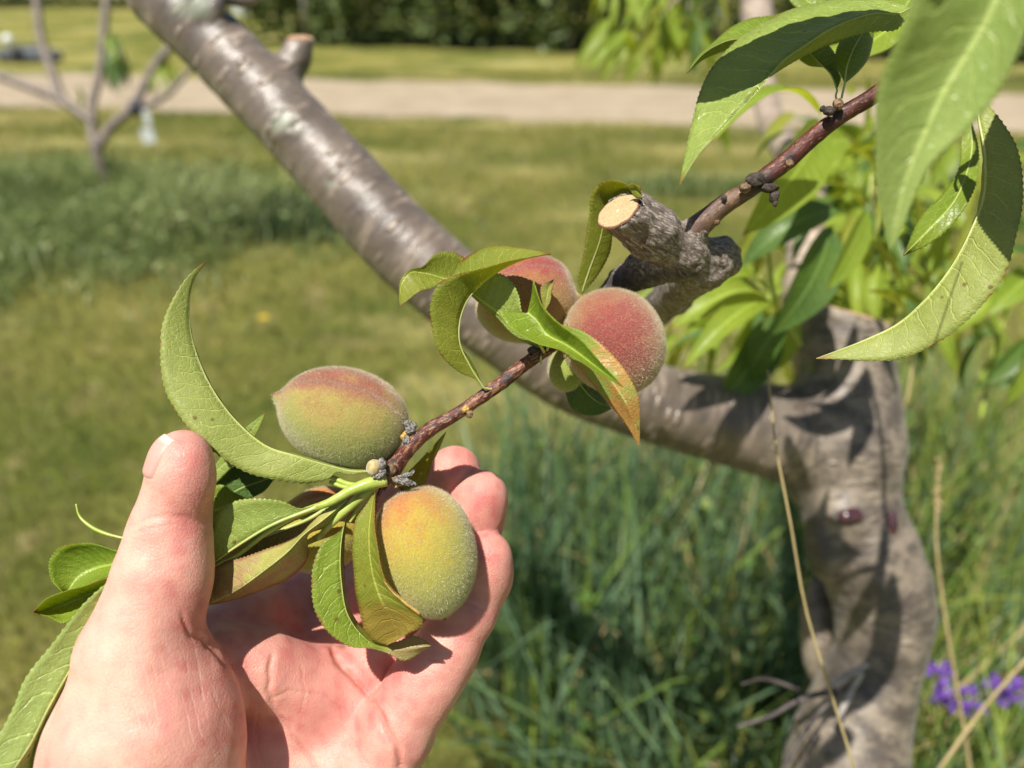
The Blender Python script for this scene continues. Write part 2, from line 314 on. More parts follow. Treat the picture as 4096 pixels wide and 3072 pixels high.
def simple(name, c1, c2, rough=0.7, scale=200, bump=0.5, bd=0.0006, **extra):
    s = NT(name); ob = s.obj(); n = s.noise(ob, scale, 4, 0.65)
    c = s.mix(s.step(n, 0.35, 0.65), c1, c2)
    return s.done(s.n('BsdfPrincipled', {'Base Color': c, 'Roughness': rough, 'Normal': s.bump(n, bump, bd), **extra}))
M['calyx'] = simple('dried_calyx', (0.10, 0.09, 0.08), (0.42, 0.39, 0.36), 0.9, 1100, 1.0, 0.0012)
M['calyx_dark'] = simple('dark_scale', (0.03, 0.025, 0.022), (0.09, 0.065, 0.05), 0.8, 700, 0.9, 0.0008)
M['bud'] = simple('woolly_bud', (0.36, 0.25, 0.08), (0.52, 0.42, 0.20), 0.9, 500, 0.6, 0.0006, **{'Sheen Weight': 0.8})
M['stalk'] = simple('fruit_stalk', (0.42, 0.27, 0.06), (0.55, 0.36, 0.10), 0.5, 500, 0.5, 0.0005)
M['knob'] = simple('leaf_scar_wood', (0.09, 0.055, 0.035), (0.30, 0.19, 0.10), 0.7, 600, 0.9, 0.001)
M['tag'] = simple('white_plastic', (0.72, 0.75, 0.75), (0.82, 0.84, 0.84), 0.4, 30, 0.1)
M['tape'] = simple('dark_tape', (0.03, 0.035, 0.05), (0.06, 0.06, 0.08), 0.5, 60, 0.3)
M['straw'] = simple('straw', (0.36, 0.28, 0.13), (0.50, 0.40, 0.20), 0.55, 60, 0.3)
M['dead'] = simple('dead_twig', (0.05, 0.04, 0.04), (0.12, 0.10, 0.09), 0.7, 90, 0.5)
M['deadpale'] = simple('pale_dead_twig', (0.30, 0.27, 0.25), (0.45, 0.42, 0.38), 0.6, 90, 0.5)
M['petal'] = simple('vetch_petal', (0.09, 0.03, 0.28), (0.20, 0.08, 0.42), 0.5, 150, 0.2)
M['gum'] = simple('purple_gum_knot', (0.035, 0.012, 0.018), (0.09, 0.035, 0.045), 0.22, 120, 0.6, 0.002, **{'Specular IOR Level': 0.8})
M['yellow'] = simple('yellow_petal', (0.75, 0.55, 0.02), (0.8, 0.62, 0.04), 0.6, 150, 0.2)
M['stone'] = simple('dark_stone', (0.05, 0.06, 0.075), (0.10, 0.11, 0.12), 0.8, 12, 0.6, 0.01)
M['post'] = simple('grey_wood', (0.20, 0.19, 0.17), (0.30, 0.28, 0.25), 0.8, 20, 0.5, 0.002)

def lawn_color(s, blade=False):
    po = s.pos(); flat = s.n('Mapping', {'Vector': po, 'Scale': (1, 1, 0)}).outputs[0]
    st = s.n('Mapping', {'Vector': flat, 'Rotation': (0, 0, 0.5), 'Scale': (0.35, 1.0, 1)}).outputs[0]
    a = s.noise(flat, 0.9, 4, 0.6); b = s.noise(flat, 5.0, 4, 0.65); st = s.noise(st, 1.6, 3, 0.6)
    c = s.mix(s.step(a, 0.36, 0.62), (0.125, 0.15, 0.026), (0.26, 0.245, 0.06))
    c = s.mix(s.math('MULTIPLY', s.step(st, 0.50, 0.66), 0.8), c, (0.52, 0.46, 0.18))
    c = s.mix(s.math('MULTIPLY', s.step(b, 0.54, 0.68), 0.6), c, (0.42, 0.33, 0.16))
    c = s.mix(s.math('MULTIPLY', s.step(b, 0.44, 0.30), 0.6), c, (0.045, 0.085, 0.015))
    return c, po
def ground_mat():
    s = NT('lawn_ground'); c, po = lawn_color(s); n = s.noise(po, 35, 5, 0.7)
    c = s.mix(s.math('MULTIPLY', s.step(n, 0.55, 0.38), 0.55), c, (0.05, 0.055, 0.02))
    return s.done(s.n('BsdfPrincipled', {'Base Color': c, 'Roughness': 0.95, 'Specular IOR Level': 0.1, 'Normal': s.bump(n, 0.8, 0.02)}))
def blade_mat(name, lawn=False, stops=None, rough=0.5, tr=0.35):
    s = NT(name); tone = s.attr('tone')
    if lawn:
        c, po = lawn_color(s)
        c = s.mix(0.5, c, s.ramp(tone, [(0.0, (0.10, 0.15, 0.025)), (0.6, (0.21, 0.23, 0.055)), (0.8, (0.36, 0.31, 0.14)), (1.0, (0.48, 0.39, 0.2))]))
    else: c = s.ramp(tone, stops)
    p = s.n('BsdfPrincipled', {'Base Color': c, 'Roughness': rough, 'Specular IOR Level': 0.35})
    return s.done(s.n('MixShader', {0: tr, 1: p, 2: s.n('BsdfTranslucent', {'Color': c}).outputs[0]}))
M['ground'] = ground_mat(); M['lawn'] = blade_mat('lawn_blades', True, tr=0.25)
M['tall'] = blade_mat('tall_grass', stops=[(0.0, (0.06, 0.12, 0.05)), (0.3, (0.17, 0.27, 0.15)), (0.5, (0.17, 0.27, 0.05)), (0.75, (0.34, 0.40, 0.08)), (0.88, (0.50, 0.42, 0.18)), (1.0, (0.64, 0.50, 0.26))], rough=0.36, tr=0.32)
M['weeds'] = blade_mat('weeds', stops=[(0.0, (0.10, 0.145, 0.04)), (0.5, (0.21, 0.275, 0.09)), (0.9, (0.36, 0.40, 0.16)), (1.0, (0.40, 0.38, 0.18))], rough=0.45)
M['painted_shade_weeds'] = blade_mat('painted_shade_blades', stops=[(0.0, (0.03, 0.06, 0.02)), (1.0, (0.12, 0.17, 0.06))], rough=0.5, tr=0.2)  # dark greens that stand in for shade on the grass
M['clover'] = blade_mat('broad_leaves', stops=[(0.0, (0.08, 0.16, 0.03)), (0.6, (0.15, 0.26, 0.06)), (1.0, (0.26, 0.34, 0.09))], rough=0.35)
M['hedge'] = blade_mat('hedge_leaves', stops=[(0.0, (0.09, 0.13, 0.04)), (0.6, (0.18, 0.24, 0.08)), (1.0, (0.28, 0.34, 0.12))], rough=0.5, tr=0.25)
def path_mat():
    s = NT('gravel_path'); po = s.pos(); n = s.noise(po, 3, 4, 0.6); g = s.noise(po, 60, 4, 0.7)
    c = s.mix(s.step(n, 0.3, 0.7), (0.31, 0.245, 0.165), (0.40, 0.325, 0.23)); c = s.mix(s.math('MULTIPLY', s.step(g, 0.4, 0.65), 0.35), c, (0.48, 0.40, 0.30))
    tr = s.noise(s.n('Mapping', {'Vector': po, 'Rotation': (0, 0, 0.21), 'Scale': (0.15, 1.6, 1)}).outputs[0], 2.2, 3)
    c = s.mix(s.math('MULTIPLY', s.step(tr, 0.56, 0.7), 0.3), c, (0.22, 0.19, 0.12))
    return s.done(s.n('BsdfPrincipled', {'Base Color': c, 'Roughness': 0.95, 'Normal': s.bump(g, 0.8, 0.01)}))
M['path'] = path_mat()

# ------------------------------------------------------------------ curves and tubes
def crs(pts, m, uniform=True):
    p = np.asarray(pts, float)
    if len(p) == 2: return p[0] + (p[1]-p[0])*np.linspace(0, 1, m)[:, None]
    q = np.vstack([2*p[0]-p[1], p, 2*p[-1]-p[-2]]); out = []
    for i in range(len(p)-1):
        p0, p1, p2, p3 = q[i:i+4]; d = max(np.linalg.norm((p2-p1)[:3]), 1e-9)
        a = max(np.linalg.norm((p1-p0)[:3]), d*0.3); b = max(np.linalg.norm((p3-p2)[:3]), d*0.3)
        m1 = ((p1-p0)/a - (p2-p0)/(a+d) + (p2-p1)/d)*d if i > 0 else (p2-p1)
        m2 = ((p2-p1)/d - (p3-p1)/(d+b) + (p3-p2)/b)*d if i < len(p)-2 else (p2-p1)
        t = np.linspace(0, 1, 17)[:-1, None]
        out.append((2*t**3-3*t**2+1)*p1 + (t**3-2*t**2+t)*m1 + (-2*t**3+3*t**2)*p2 + (t**3-t**2)*m2)
    out.append(p[-1:]); c = np.vstack(out)
    s = np.r_[0, np.cumsum(np.linalg.norm(np.diff(c[:, :3], axis=0), axis=1))]
    u = np.linspace(0, s[-1], m)
    return np.stack([np.interp(u, s, c[:, k]) for k in range(c.shape[1])], 1)
def vnoise(p, freq, seed=0, octaves=2):
    """cheap smooth value noise from summed sines"""
    r = np.random.default_rng(seed); out = np.zeros(len(p))
    for o in range(octaves):
        for _ in range(5):
            k = r.normal(size=3); k = k/np.linalg.norm(k)*freq*(2**o)*r.uniform(0.6, 1.4)
            out += np.sin(p@k*2*math.pi + r.uniform(0, 6.28))/(5*1.7**o)
    return out
def tube_geo(path, rad, seg=16, cap=True, noise=0.0, nf=100, seed=0, flat=None):
    """path (n,3), rad (n,) -> V, F, ax"""
    n = len(path); T = np.gradient(path, axis=0); T /= np.linalg.norm(T, axis=1)[:, None]+1e-12
    a = np.array([0.3, 0.1, 1.0]); a -= a@T[0]*T[0]; a /= np.linalg.norm(a); A = [a]
    for i in range(1, n):
        a = A[-1]-(A[-1]@T[i])*T[i]; A.append(a/np.linalg.norm(a))
    A = np.array(A); B = np.cross(T, A)
    th = np.linspace(0, 2*math.pi, seg, endpoint=False); c, s_ = np.cos(th), np.sin(th)
    D = A[:, None]*c[None, :, None] + B[:, None]*s_[None, :, None]
    V = path[:, None] + D*rad[:, None, None]
    s = np.r_[0, np.cumsum(np.linalg.norm(np.diff(path, axis=0), axis=1))]
    ax = np.stack([rad[:, None]*c[None], rad[:, None]*s_[None], np.repeat(s[:, None], seg, 1)], 2)
    V = V.reshape(-1, 3); ax = ax.reshape(-1, 3)
    if noise: V = V + D.reshape(-1, 3)*(vnoise(V, nf, seed, 3)*noise*1.0)[:, None]
    i, j = np.meshgrid(np.arange(n-1), np.arange(seg), indexing='ij'); j2 = (j+1) % seg
    F = np.stack([i*seg+j, i*seg+j2, (i+1)*seg+j2, (i+1)*seg+j], 2).reshape(-1, 4)
    if cap:
        V = np.vstack([V, path[:1], path[-1:]]); ax = np.vstack([ax, [[0, 0, 0]], [[0, 0, s[-1]]]])
        jj = np.arange(seg); k = (jj+1) % seg; c0, c1 = len(V)-2, len(V)-1
        F = np.vstack([F, np.stack([np.full(seg, c0), k, jj, np.full(seg, c0)], 1)[:, [0, 1, 2, 2]], np.stack([np.full(seg, c1), (n-1)*seg+jj, (n-1)*seg+k], 1)[:, [0, 1, 2, 2]]])
    return V, F, ax
def fixF(F):
    F = np.asarray(F); q = F[F[:, 2] != F[:, 3]]; t = F[F[:, 2] == F[:, 3]][:, :3]
    return q.tolist() + t.tolist()
def tube(name, pts, mat, parent, seg=12, m=None, noise=0.0, nf=100, seed=0, attrs=None, raw=False, **k):
    """pts: list of (x, y, depth, radius_px); raw: world xyz + radius m"""
    p = np.asarray(pts, float)
    W = p if raw else np.c_[P(p[:, 0], p[:, 1], p[:, 2]), p[:, 3]*p[:, 2]/FPX]
    c = crs(W, m or max(8, 8*len(p)))
    V, F, ax = tube_geo(c[:, :3], np.maximum(c[:, 3], 1e-5), seg, True, noise, nf, seed)
    A = {'ax': ax, 'darkspot': np.zeros(len(V)), 'lichen': np.zeros(len(V))}
    for kk, fn in (attrs or {}).items(): A[kk] = fn(V, ax)
    return mesh(name, V, fixF(F), mat, parent, attrs=A, **k)
def merge(parts):
    Vs, Fs, n = [], [], 0
    for V, F in parts:
        Vs.append(V); Fs += [[i+n for i in f] for f in (F.tolist() if isinstance(F, np.ndarray) else F)]; n += len(V)
    return np.vstack(Vs), Fs

# ------------------------------------------------------------------ signed distance fields
class SDF:
    def __init__(s, lo, hi, h):
        s.h = h; s.lo = np.array(lo, float); n = np.ceil((np.array(hi)-s.lo)/h).astype(int)+1; s.n = n
        s.X = (s.lo[0]+h*np.arange(n[0], dtype=np.float32))[:, None, None].astype(np.float32)
        s.Y = (s.lo[1]+h*np.arange(n[1], dtype=np.float32))[None, :, None].astype(np.float32)
        s.Z = (s.lo[2]+h*np.arange(n[2], dtype=np.float32))[None, None, :].astype(np.float32)
    def new(s): return np.full(tuple(s.n), 1.0, np.float32)
    def box(s, lo, hi):
        i0 = np.clip(np.floor((np.array(lo)-s.lo)/s.h).astype(int), 0, s.n); i1 = np.clip(np.ceil((np.array(hi)-s.lo)/s.h).astype(int)+1, 0, s.n)
        return tuple(slice(a, b) for a, b in zip(i0, i1))
    def add(s, g, f, lo, hi, k):
        b = s.box(np.array(lo)-k-0.004, np.array(hi)+k+0.004)
        if any(q.stop <= q.start for q in b): return
        d = f(s.X[b[0]], s.Y[:, b[1]], s.Z[:, :, b[2]]).astype(np.float32); o = g[b]
        if k > 0:
            hh = np.clip(0.5+0.5*(o-d)/k, 0, 1); g[b] = o*(1-hh)+d*hh-k*hh*(1-hh)
        else: g[b] = np.minimum(o, d)
    def cone(s, g, a, b, ra, rb, k=0.004):
        a = np.asarray(a, float); b = np.asarray(b, float); ba = b-a; L2 = ba@ba; rr = ra-rb
        def f(X, Y, Z):
            px, py, pz = X-a[0], Y-a[1], Z-a[2]
            t = np.clip((px*ba[0]+py*ba[1]+pz*ba[2])/L2, 0, 1)
            return np.sqrt((px-t*ba[0])**2+(py-t*ba[1])**2+(pz-t*ba[2])**2) - (ra-rr*t)
        r = max(ra, rb); s.add(g, f, np.minimum(a, b)-r, np.maximum(a, b)+r, k)
    def ell(s, g, c, r, k=0.004, rot=0.0, tilt=0.0):
        c = np.asarray(c, float); r = np.asarray(r, float); cr, sr = math.cos(rot), math.sin(rot); ct, st = math.cos(tilt), math.sin(tilt)
        def f(X, Y, Z):
            x, y, z = X-c[0], Y-c[1], Z-c[2]
            x, y = x*cr+y*sr, -x*sr+y*cr; x, z = x*ct+z*st, -x*st+z*ct
            k0 = np.sqrt((x/r[0])**2+(y/r[1])**2+(z/r[2])**2); k1 = np.sqrt((x/r[0]**2)**2+(y/r[1]**2)**2+(z/r[2]**2)**2)+1e-9
            return k0*(k0-1)/k1
        m = r.max(); s.add(g, f, c-m, c+m, k)
def smin(a, b, k):
    h = np.clip(0.5+0.5*(b-a)/k, 0, 1); return b*(1-h)+a*h-k*h*(1-h)
def surface_nets(g, lo, h):
    ins = g < 0; n = np.array(g.shape)
    c = np.zeros(tuple(n-1), np.uint8)
    for dx in (0, 1):
        for dy in (0, 1):
            for dz in (0, 1): c += ins[dx:n[0]-1+dx, dy:n[1]-1+dy, dz:n[2]-1+dz]
    act = np.argwhere((c > 0) & (c < 8)); idx = np.full(c.shape, -1, np.int32); idx[tuple(act.T)] = np.arange(len(act))
    acc = np.zeros((len(act), 3)); cnt = np.zeros(len(act)); co = [(i, j, k) for i in (0, 1) for j in (0, 1) for k in (0, 1)]
    for a in co:
        for axis in range(3):
            if a[axis]: continue
            b = list(a); b[axis] = 1
            va = g[tuple((act+a).T)].astype(float); vb = g[tuple((act+b).T)].astype(float); m = (va < 0) != (vb < 0)
            t = np.where(m, va/np.where(m, va-vb, 1), 0); p = np.array(a, float)[None].repeat(len(act), 0); p[:, axis] = t
            acc += p*m[:, None]; cnt += m
    V = (act + acc/cnt[:, None])*h + np.array(lo); Fs = []
    for axis in range(3):
        u, v = [(1, 2), (2, 0), (0, 1)][axis]
        s0 = [slice(None)]*3; s1 = [slice(None)]*3; s0[axis] = slice(0, -1); s1[axis] = slice(1, None)
        A, B = ins[tuple(s0)], ins[tuple(s1)]; e = np.argwhere(A != B)
        e = e[(e[:, u] > 0) & (e[:, v] > 0) & (e[:, u] < n[u]-1) & (e[:, v] < n[v]-1)]
        sgn = A[tuple(e.T)]; q = []
        for du, dv in ((1, 1), (0, 1), (0, 0), (1, 0)):
            k = e.copy(); k[:, u] -= du; k[:, v] -= dv; q.append(idx[tuple(k.T)])
        q = np.stack(q, 1); Fs.append(np.where(sgn[:, None], q, q[:, ::-1]))
    F = np.vstack(Fs); F = F[(F >= 0).all(1)]
    return V, F
def vnormals(V, F):
    a = np.cross(V[F[:, 2]]-V[F[:, 0]], V[F[:, 3]]-V[F[:, 1]]); N = np.zeros_like(V)
    for k in range(4): np.add.at(N, F[:, k], a)
    return N/(np.linalg.norm(N, axis=1)[:, None]+1e-12)
def relax(V, F, it=2, lam=0.5):
    E = np.vstack([F[:, [0, 1]], F[:, [1, 2]], F[:, [2, 3]], F[:, [3, 0]]]); n = len(V)
    for _ in range(it):
        S = np.zeros_like(V); c = np.bincount(E[:, 0], minlength=n)
        for k in range(3): S[:, k] = np.bincount(E[:, 0], V[E[:, 1], k], n)
        c = np.maximum(c, 1)[:, None]; V = V*(1-lam)+S/c*lam
    return V
def polyd(px, py, pts):
    """distance and running length to a polyline in a plane"""
    best = np.full(px.shape, 1e9); bt = np.zeros(px.shape); L = 0
    for (x0, y0), (x1, y1) in zip(pts[:-1], pts[1:]):
        dx, dy = x1-x0, y1-y0; l2 = dx*dx+dy*dy; t = np.clip(((px-x0)*dx+(py-y0)*dy)/l2, 0, 1)
        d = np.hypot(px-x0-t*dx, py-y0-t*dy); m = d < best; best = np.where(m, d, best); bt = np.where(m, L+t*math.sqrt(l2), bt); L += math.sqrt(l2)
    return best, bt, L

# ================================================================== THE SETTING
def sheet(name, xs, ys, z, mat, wob=0.0, **k):
    X, Y = np.meshgrid(xs, ys, indexing='ij'); Z = np.full(X.shape, float(z))
    if wob: Z = Z + wob*vnoise(np.stack([X.ravel(), Y.ravel(), 0*X.ravel()], 1), 0.35, 3, 2).reshape(X.shape)
    V = np.stack([X, Y, Z], 2).reshape(-1, 3); n, m = X.shape
    i, j = np.meshgrid(np.arange(n-1), np.arange(m-1), indexing='ij')
    F = np.stack([i*m+j, (i+1)*m+j, (i+1)*m+j+1, i*m+j+1], 2).reshape(-1, 4)
    return mesh(name, V, F, mat, **k)
sheet('ground', np.r_[-400, -100, np.linspace(-12, 12, 40), 100, 400], np.r_[-60, np.linspace(-2, 16, 40), 60, 400], 0.0, M['ground'], kind='structure')
# the lane: its two edges read off the photograph on the ground plane
e0 = [ground_at(-80, 104.5), ground_at(1100, 136)]; e1 = [ground_at(-80, 72), ground_at(1100, 96)]
def edge(e, u): d = e[1]-e[0]; return e[0] + d*u
PV, PF = [], []
us = np.linspace(-2.5, 3.5, 260)
for i, u in enumerate(us):
    a, b = edge(e0, u), edge(e1, u); t = (b-a)/np.linalg.norm(b-a); n0 = 0.05*math.sin(u*41)+0.04*math.sin(u*97+1)+0.03*math.sin(u*211); n1 = 0.05*math.sin(u*37+2)+0.04*math.sin(u*89)+0.03*math.sin(u*190)
    for q in np.linspace(0, 1, 9): PV.append(a+t*n0*(1-q)+(b-a)*q+t*n1*q+np.array([0, 0, 0.004+0.012*math.sin(q*math.pi)]))
for i in range(len(us)-1):
    for j in range(8): k = i*9+j; PF.append([k, k+9, k+10, k+1])
mesh('path', np.array(PV), np.array(PF), M['path'], kind='structure')
# beyond the hedge, low hills of the far field
def in_path(x, y):
    f = []
    for e in (e0, e1): f.append(e[0][1] + (x-e[0][0])*(e[1][1]-e[0][1])/(e[1][0]-e[0][0]))
    return (y > f[0]-0.03) & (y < f[1]+0.03)

def blades(n, pos, H, W, lean, segs=3, curve=0.5, face=None, tone=None, taper=1.0):
    """pos (n,3), H, W, lean (n,) -> V, F, tone; flat ribbons that bend over"""
    az = RNG.uniform(0, 2*math.pi, n); fz = az + (RNG.normal(0, 0.5, n) + math.pi/2) if face is None else face
    t = np.linspace(0, 1, segs+1); D = np.stack([np.cos(az), np.sin(az), 0*az], 1); Fd = np.stack([np.cos(fz), np.sin(fz), 0*az], 1)
    bend = (lean[:, None]*t[None]**(1+curve)); h = t[None]*np.sqrt(np.clip(1-0.6*bend**2, 0.05, 1))
    Cn = pos[:, None] + D[:, None]*(bend*H[:, None])[..., None]; Cn[..., 2] += h*H[:, None]
    wd = W[:, None]*np.clip(1-t[None]**(2.2*taper), 0.04, 1)*(0.55+0.45*np.sin(np.clip(t*2.2, 0, 1)*math.pi/2))[None]
    A = Cn - Fd[:, None]*wd[..., None]/2; B = Cn + Fd[:, None]*wd[..., None]/2
    V = np.stack([A, B], 2).reshape(-1, 3); k = (np.arange(n)*(segs+1)*2)[:, None] + 2*np.arange(segs)[None]
    F = np.stack([k, k+1, k+3, k+2], 2).reshape(-1, 4)
    tone = RNG.uniform(0, 1, n) if tone is None else tone
    return V, F, np.repeat(tone, (segs+1)*2)
def put(name, V, F, T, mat, **k): return mesh(name, V, F, mat, attrs={'tone': T}, smooth=True, **k)

# short lawn blades, denser towards the camera
n = 230000
yy = 0.55 + 7.6*RNG.uniform(0, 1, n)**1.35; xx = RNG.uniform(-1, 1, n)*(0.55+0.86*yy)
keep = ~in_path(xx, yy); xx, yy = xx[keep], yy[keep]; n = len(xx)
V, F, T = blades(n, np.stack([xx, yy, np.zeros(n)-0.003], 1), RNG.uniform(0.025, 0.06, n), RNG.uniform(0.003, 0.006, n)*(0.7+0.25*yy), RNG.uniform(0.1, 0.9, n), 1)
tag(put('lawn_grass', V, F, T, M['lawn'], loc=(0, 3, 0)), 'short mown lawn with dry yellow patches in front of the path', 'grass', kind='stuff')

# knee-high grass round the foot of the tree
def patch_pos(n, f, xr, yr):
    out = []
    while sum(map(len, out)) < n:
        x = RNG.uniform(*xr, n); y = RNG.uniform(*yr, n); m = f(x, y); out.append(np.stack([x[m], y[m], 0*x[m]], 1))
    return np.vstack(out)[:n]
def tallf(x, y):
    edge_ = 0.02 + 0.10*np.sin(y*5) - 0.12*(y-0.6); far = 1.22 + 0.10*np.sin(x*9)+0.06*np.sin(x*23+1) + 0.35*np.clip(x-0.35, 0, 1)
    trunk = np.hypot(x-0.25, y-0.42) > 0.085
    return (x > edge_) & (y < far) & (y > 0.22) & trunk
n = 8200; pos = patch_pos(n, tallf, (-0.1, 1.9), (0.22, 1.9))
tone = np.clip(RNG.normal(0.24, 0.20, n) + 0.28*(pos[:, 0] > 0.42) + np.where(RNG.uniform(0, 1, n) < 0.035, 0.65, 0), 0, 1)
H = RNG.uniform(0.30, 0.56, n)*(1-0.25*np.clip(pos[:, 0]-0.5, 0, 1)); 
V, F, T = blades(n, pos, H, RNG.uniform(0.005, 0.012, n), np.clip(RNG.normal(0.32, 0.25, n), 0.02, 1.1), 6, 0.9, tone=tone)
tag(put('tall_grass', V, F, T, M['tall'], loc=(0.6, 0.9, 0)), 'knee high blue green grass round the foot of the tree', 'grass', kind='stuff')
# straw-coloured thatch and a second, shorter layer at the right
n = 9000; pos = patch_pos(n, lambda x, y: tallf(x, y) & (x > 0.3), (0.3, 2.1), (0.22, 2.1))
V, F, T = blades(n, pos, RNG.uniform(0.14, 0.46, n), RNG.uniform(0.003, 0.007, n), np.clip(RNG.normal(0.7, 0.35, n), 0.1, 1.4), 4, 0.6, tone=np.clip(RNG.normal(0.74, 0.18, n), 0, 1))
tag(put('yellowing_grass', V, F, T, M['tall'], loc=(0.9, 0.9, 0)), 'yellowing bent grass with dry straw right of the trunk', 'grass', kind='stuff')
# clover-like round leaves among the grass
def cards(n, pos, size, ratio, up=0.6, tone=None):
    nrm = RNG.normal(size=(n, 3)); nrm[:, 2] = np.abs(nrm[:, 2])+up; nrm /= np.linalg.norm(nrm, axis=1)[:, None]
    a = np.cross(nrm, RNG.normal(size=(n, 3))); a /= np.linalg.norm(a, axis=1)[:, None]; b = np.cross(nrm, a)
    s = size[:, None]; r = s*ratio
    pts = [pos-a*s, pos-a*s*0.35+b*r, pos+a*s*0.45+b*r*0.85, pos+a*s, pos+a*s*0.45-b*r*0.85, pos-a*s*0.35-b*r]
    mid = pos - nrm*s*0.18
    V = np.stack([pts[0], pts[1], pts[2], pts[3], pts[4], pts[5], mid], 1).reshape(-1, 3); k = (np.arange(n)*7)[:, None]
    F = np.concatenate([k+np.array([0, 6, 2, 1]), k+np.array([6, 3, 2, 2]), k+np.array([0, 5, 4, 6]), k+np.array([6, 4, 3, 3])])
    tone = RNG.uniform(0, 1, n) if tone is None else tone
    return V, fixF(F), np.repeat(tone, 7)
n = 2600; pos = patch_pos(n, tallf, (0.0, 1.5), (0.22, 1.4)); pos[:, 2] = RNG.uniform(0.08, 0.36, n)
V, F, T = cards(n, pos, RNG.uniform(0.005, 0.012, n), 0.75)
tag(put('clover_leaves', V, F, T, M['clover'], loc=(0.5, 0.8, 0.2)), 'small rounded clover leaves among the tall grass', 'ground cover', kind='stuff')

# bluish weeds round the small tree at the back left
def weedf(x, y):
    c = np.hypot((x+2.55)/1.55, (y-3.45)/0.80); return c + 0.15*np.sin(x*7+y*5) + 0.1*np.sin(x*17) + RNG.normal(0, 0.28, x.shape) < 0.95
n = 15000; pos = patch_pos(n, weedf, (-4, 0), (2.2, 4.6))
cl = vnoise(pos, 0.9, 21, 3); c_ = np.hypot((pos[:, 0]+2.55)/1.65, (pos[:, 1]-3.45)/0.95)
hh = np.clip(RNG.uniform(0.3, 1.0, n)*(0.20+0.16*cl)*np.clip(1.35-c_**1.5, 0.15, 1), 0.01, 0.5)
V, F, T = blades(n, pos, np.abs(hh)+0.035, RNG.uniform(0.005, 0.014, n), np.clip(RNG.normal(0.8, 0.4, n), 0.05, 1.5), 4, 0.8, tone=np.clip(0.45+0.35*cl+RNG.normal(0, 0.18, n), 0, 1))
tag(put('weed_patch', V, F, T, M['weeds'], loc=(-2, 3.3, 0)), 'patch of leafy bluish green weeds round the small bare tree', 'weeds', kind='stuff')
n = 2000; pos = patch_pos(n, weedf, (-4, 0), (2.2, 4.6)); cl = vnoise(pos, 0.9, 21, 3); pos[:, 2] = np.clip(RNG.uniform(0.2, 1, n)*(0.20+0.18*cl), 0.015, 0.4)
V, F, T = cards(n, pos, RNG.uniform(0.010, 0.024, n), 0.45, tone=np.clip(0.5+0.35*cl+RNG.normal(0, 0.2, n), 0, 1))
tag(put('leafy_weeds', V, F, T, M['weeds'], loc=(-2, 3.3, 0)), 'broad leaves of the bushy weeds at the back left', 'weeds', kind='stuff')
n = 900; pos = patch_pos(n, lambda x, y: np.hypot((x-0.98)/0.42, (y-4.05)/0.20) < 1, (0.2, 1.6), (3.6, 4.5))
V, F, T = blades(n, pos, RNG.uniform(0.03, 0.09, n), RNG.uniform(0.008, 0.014, n), RNG.uniform(0.2, 0.9, n), 3, tone=RNG.uniform(0.0, 0.8, n))
tag(put('low_weeds', V, F, T, M['weeds'], loc=(1, 4, 0)), 'low dark weeds on the lawn right of the thick limb', 'weeds', kind='stuff')

g_ = ground_at(272, 226); n = 2200; pos = patch_pos(n, lambda x, y: np.hypot((x-g_[0])/0.42, (y-g_[1])/0.24)+RNG.normal(0, .15, x.shape) < 1, (g_[0]-.6, g_[0]+.6), (g_[1]-.4, g_[1]+.4))  # low blades, their dark colour painted in place of a shaded patch
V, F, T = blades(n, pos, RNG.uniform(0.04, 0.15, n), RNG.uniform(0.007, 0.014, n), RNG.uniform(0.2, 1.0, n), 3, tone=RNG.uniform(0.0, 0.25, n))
tag(put('painted_shade_weeds', V, F, T, M['painted_shade_weeds'], loc=g_), 'low weeds coloured dark to stand for shade behind the limb at the left', 'weeds', kind='stuff')

# hedge beyond the path
def hedge(name, px0, px1, py, h, depth, n, label, seed, dx=0.0):
    a, b = ground_at(px0, py[0]), ground_at(px1, py[1]); r = np.random.default_rng(seed)
    root = empty(name, (a+b)/2, label=label, cat='hedge', group='hedges beyond the path')
    u = r.uniform(0, 1, n); z = h*r.uniform(0, 1, n)**0.8; ed = (b-a)/np.linalg.norm(b-a); nr = np.array([-ed[1], ed[0], 0])
    bulge = 0.9*np.sin(u*23+seed)+0.35*np.sin(u*61+2)+0.25*np.sin(u*140)
    q = r.uniform(0, 1, n)**2*depth - bulge*0.35*np.clip(z, 0.25, 1.2)
    pos = a + (b-a)*u[:, None] + nr*q[:, None]; pos[:, 2] = z*(1+0.12*bulge)+0.05
    V, F, T = cards(n, pos, r.uniform(0.04, 0.10, n), 0.55, tone=np.clip(r.normal(0.45, 0.28, n)+0.12*bulge, 0, 1))
    mesh('foliage', V, F, M['hedge'], root, attrs={'tone': T}, kind='stuff')
    for i in range(3):
        uu = (i+0.5)/3; p = a+(b-a)*uu + nr*0.05
        tube('stem', [(*p, 0.035), (*(p+[0.05, 0, 1.2]), 0.03), (*(p+[0.02, 0.05, 2.6]), 0.02)], M['post'], root, 7, 6, raw=True)
    return root
hedge('hedge', 245, 640, (44, 55), 3.2, 1.6, 24000, 'tall dense dark green hedge beyond the path, behind the cut limb', 1)
hedge('hedge', 640, 1150, (52, 70), 3.0, 1.6, 15000, 'dark green hedge beyond the path at the right, mostly behind the leaves', 2)
hedge('hedge', -260, 250, (6, 10), 3.4, 1.5, 12000, 'distant dark hedge across the far left field', 3)
hedge('hedge', -1500, -260, (2, 6), 3.4, 1.5, 6000, 'distant dark hedge outside the left of the far field', 4)

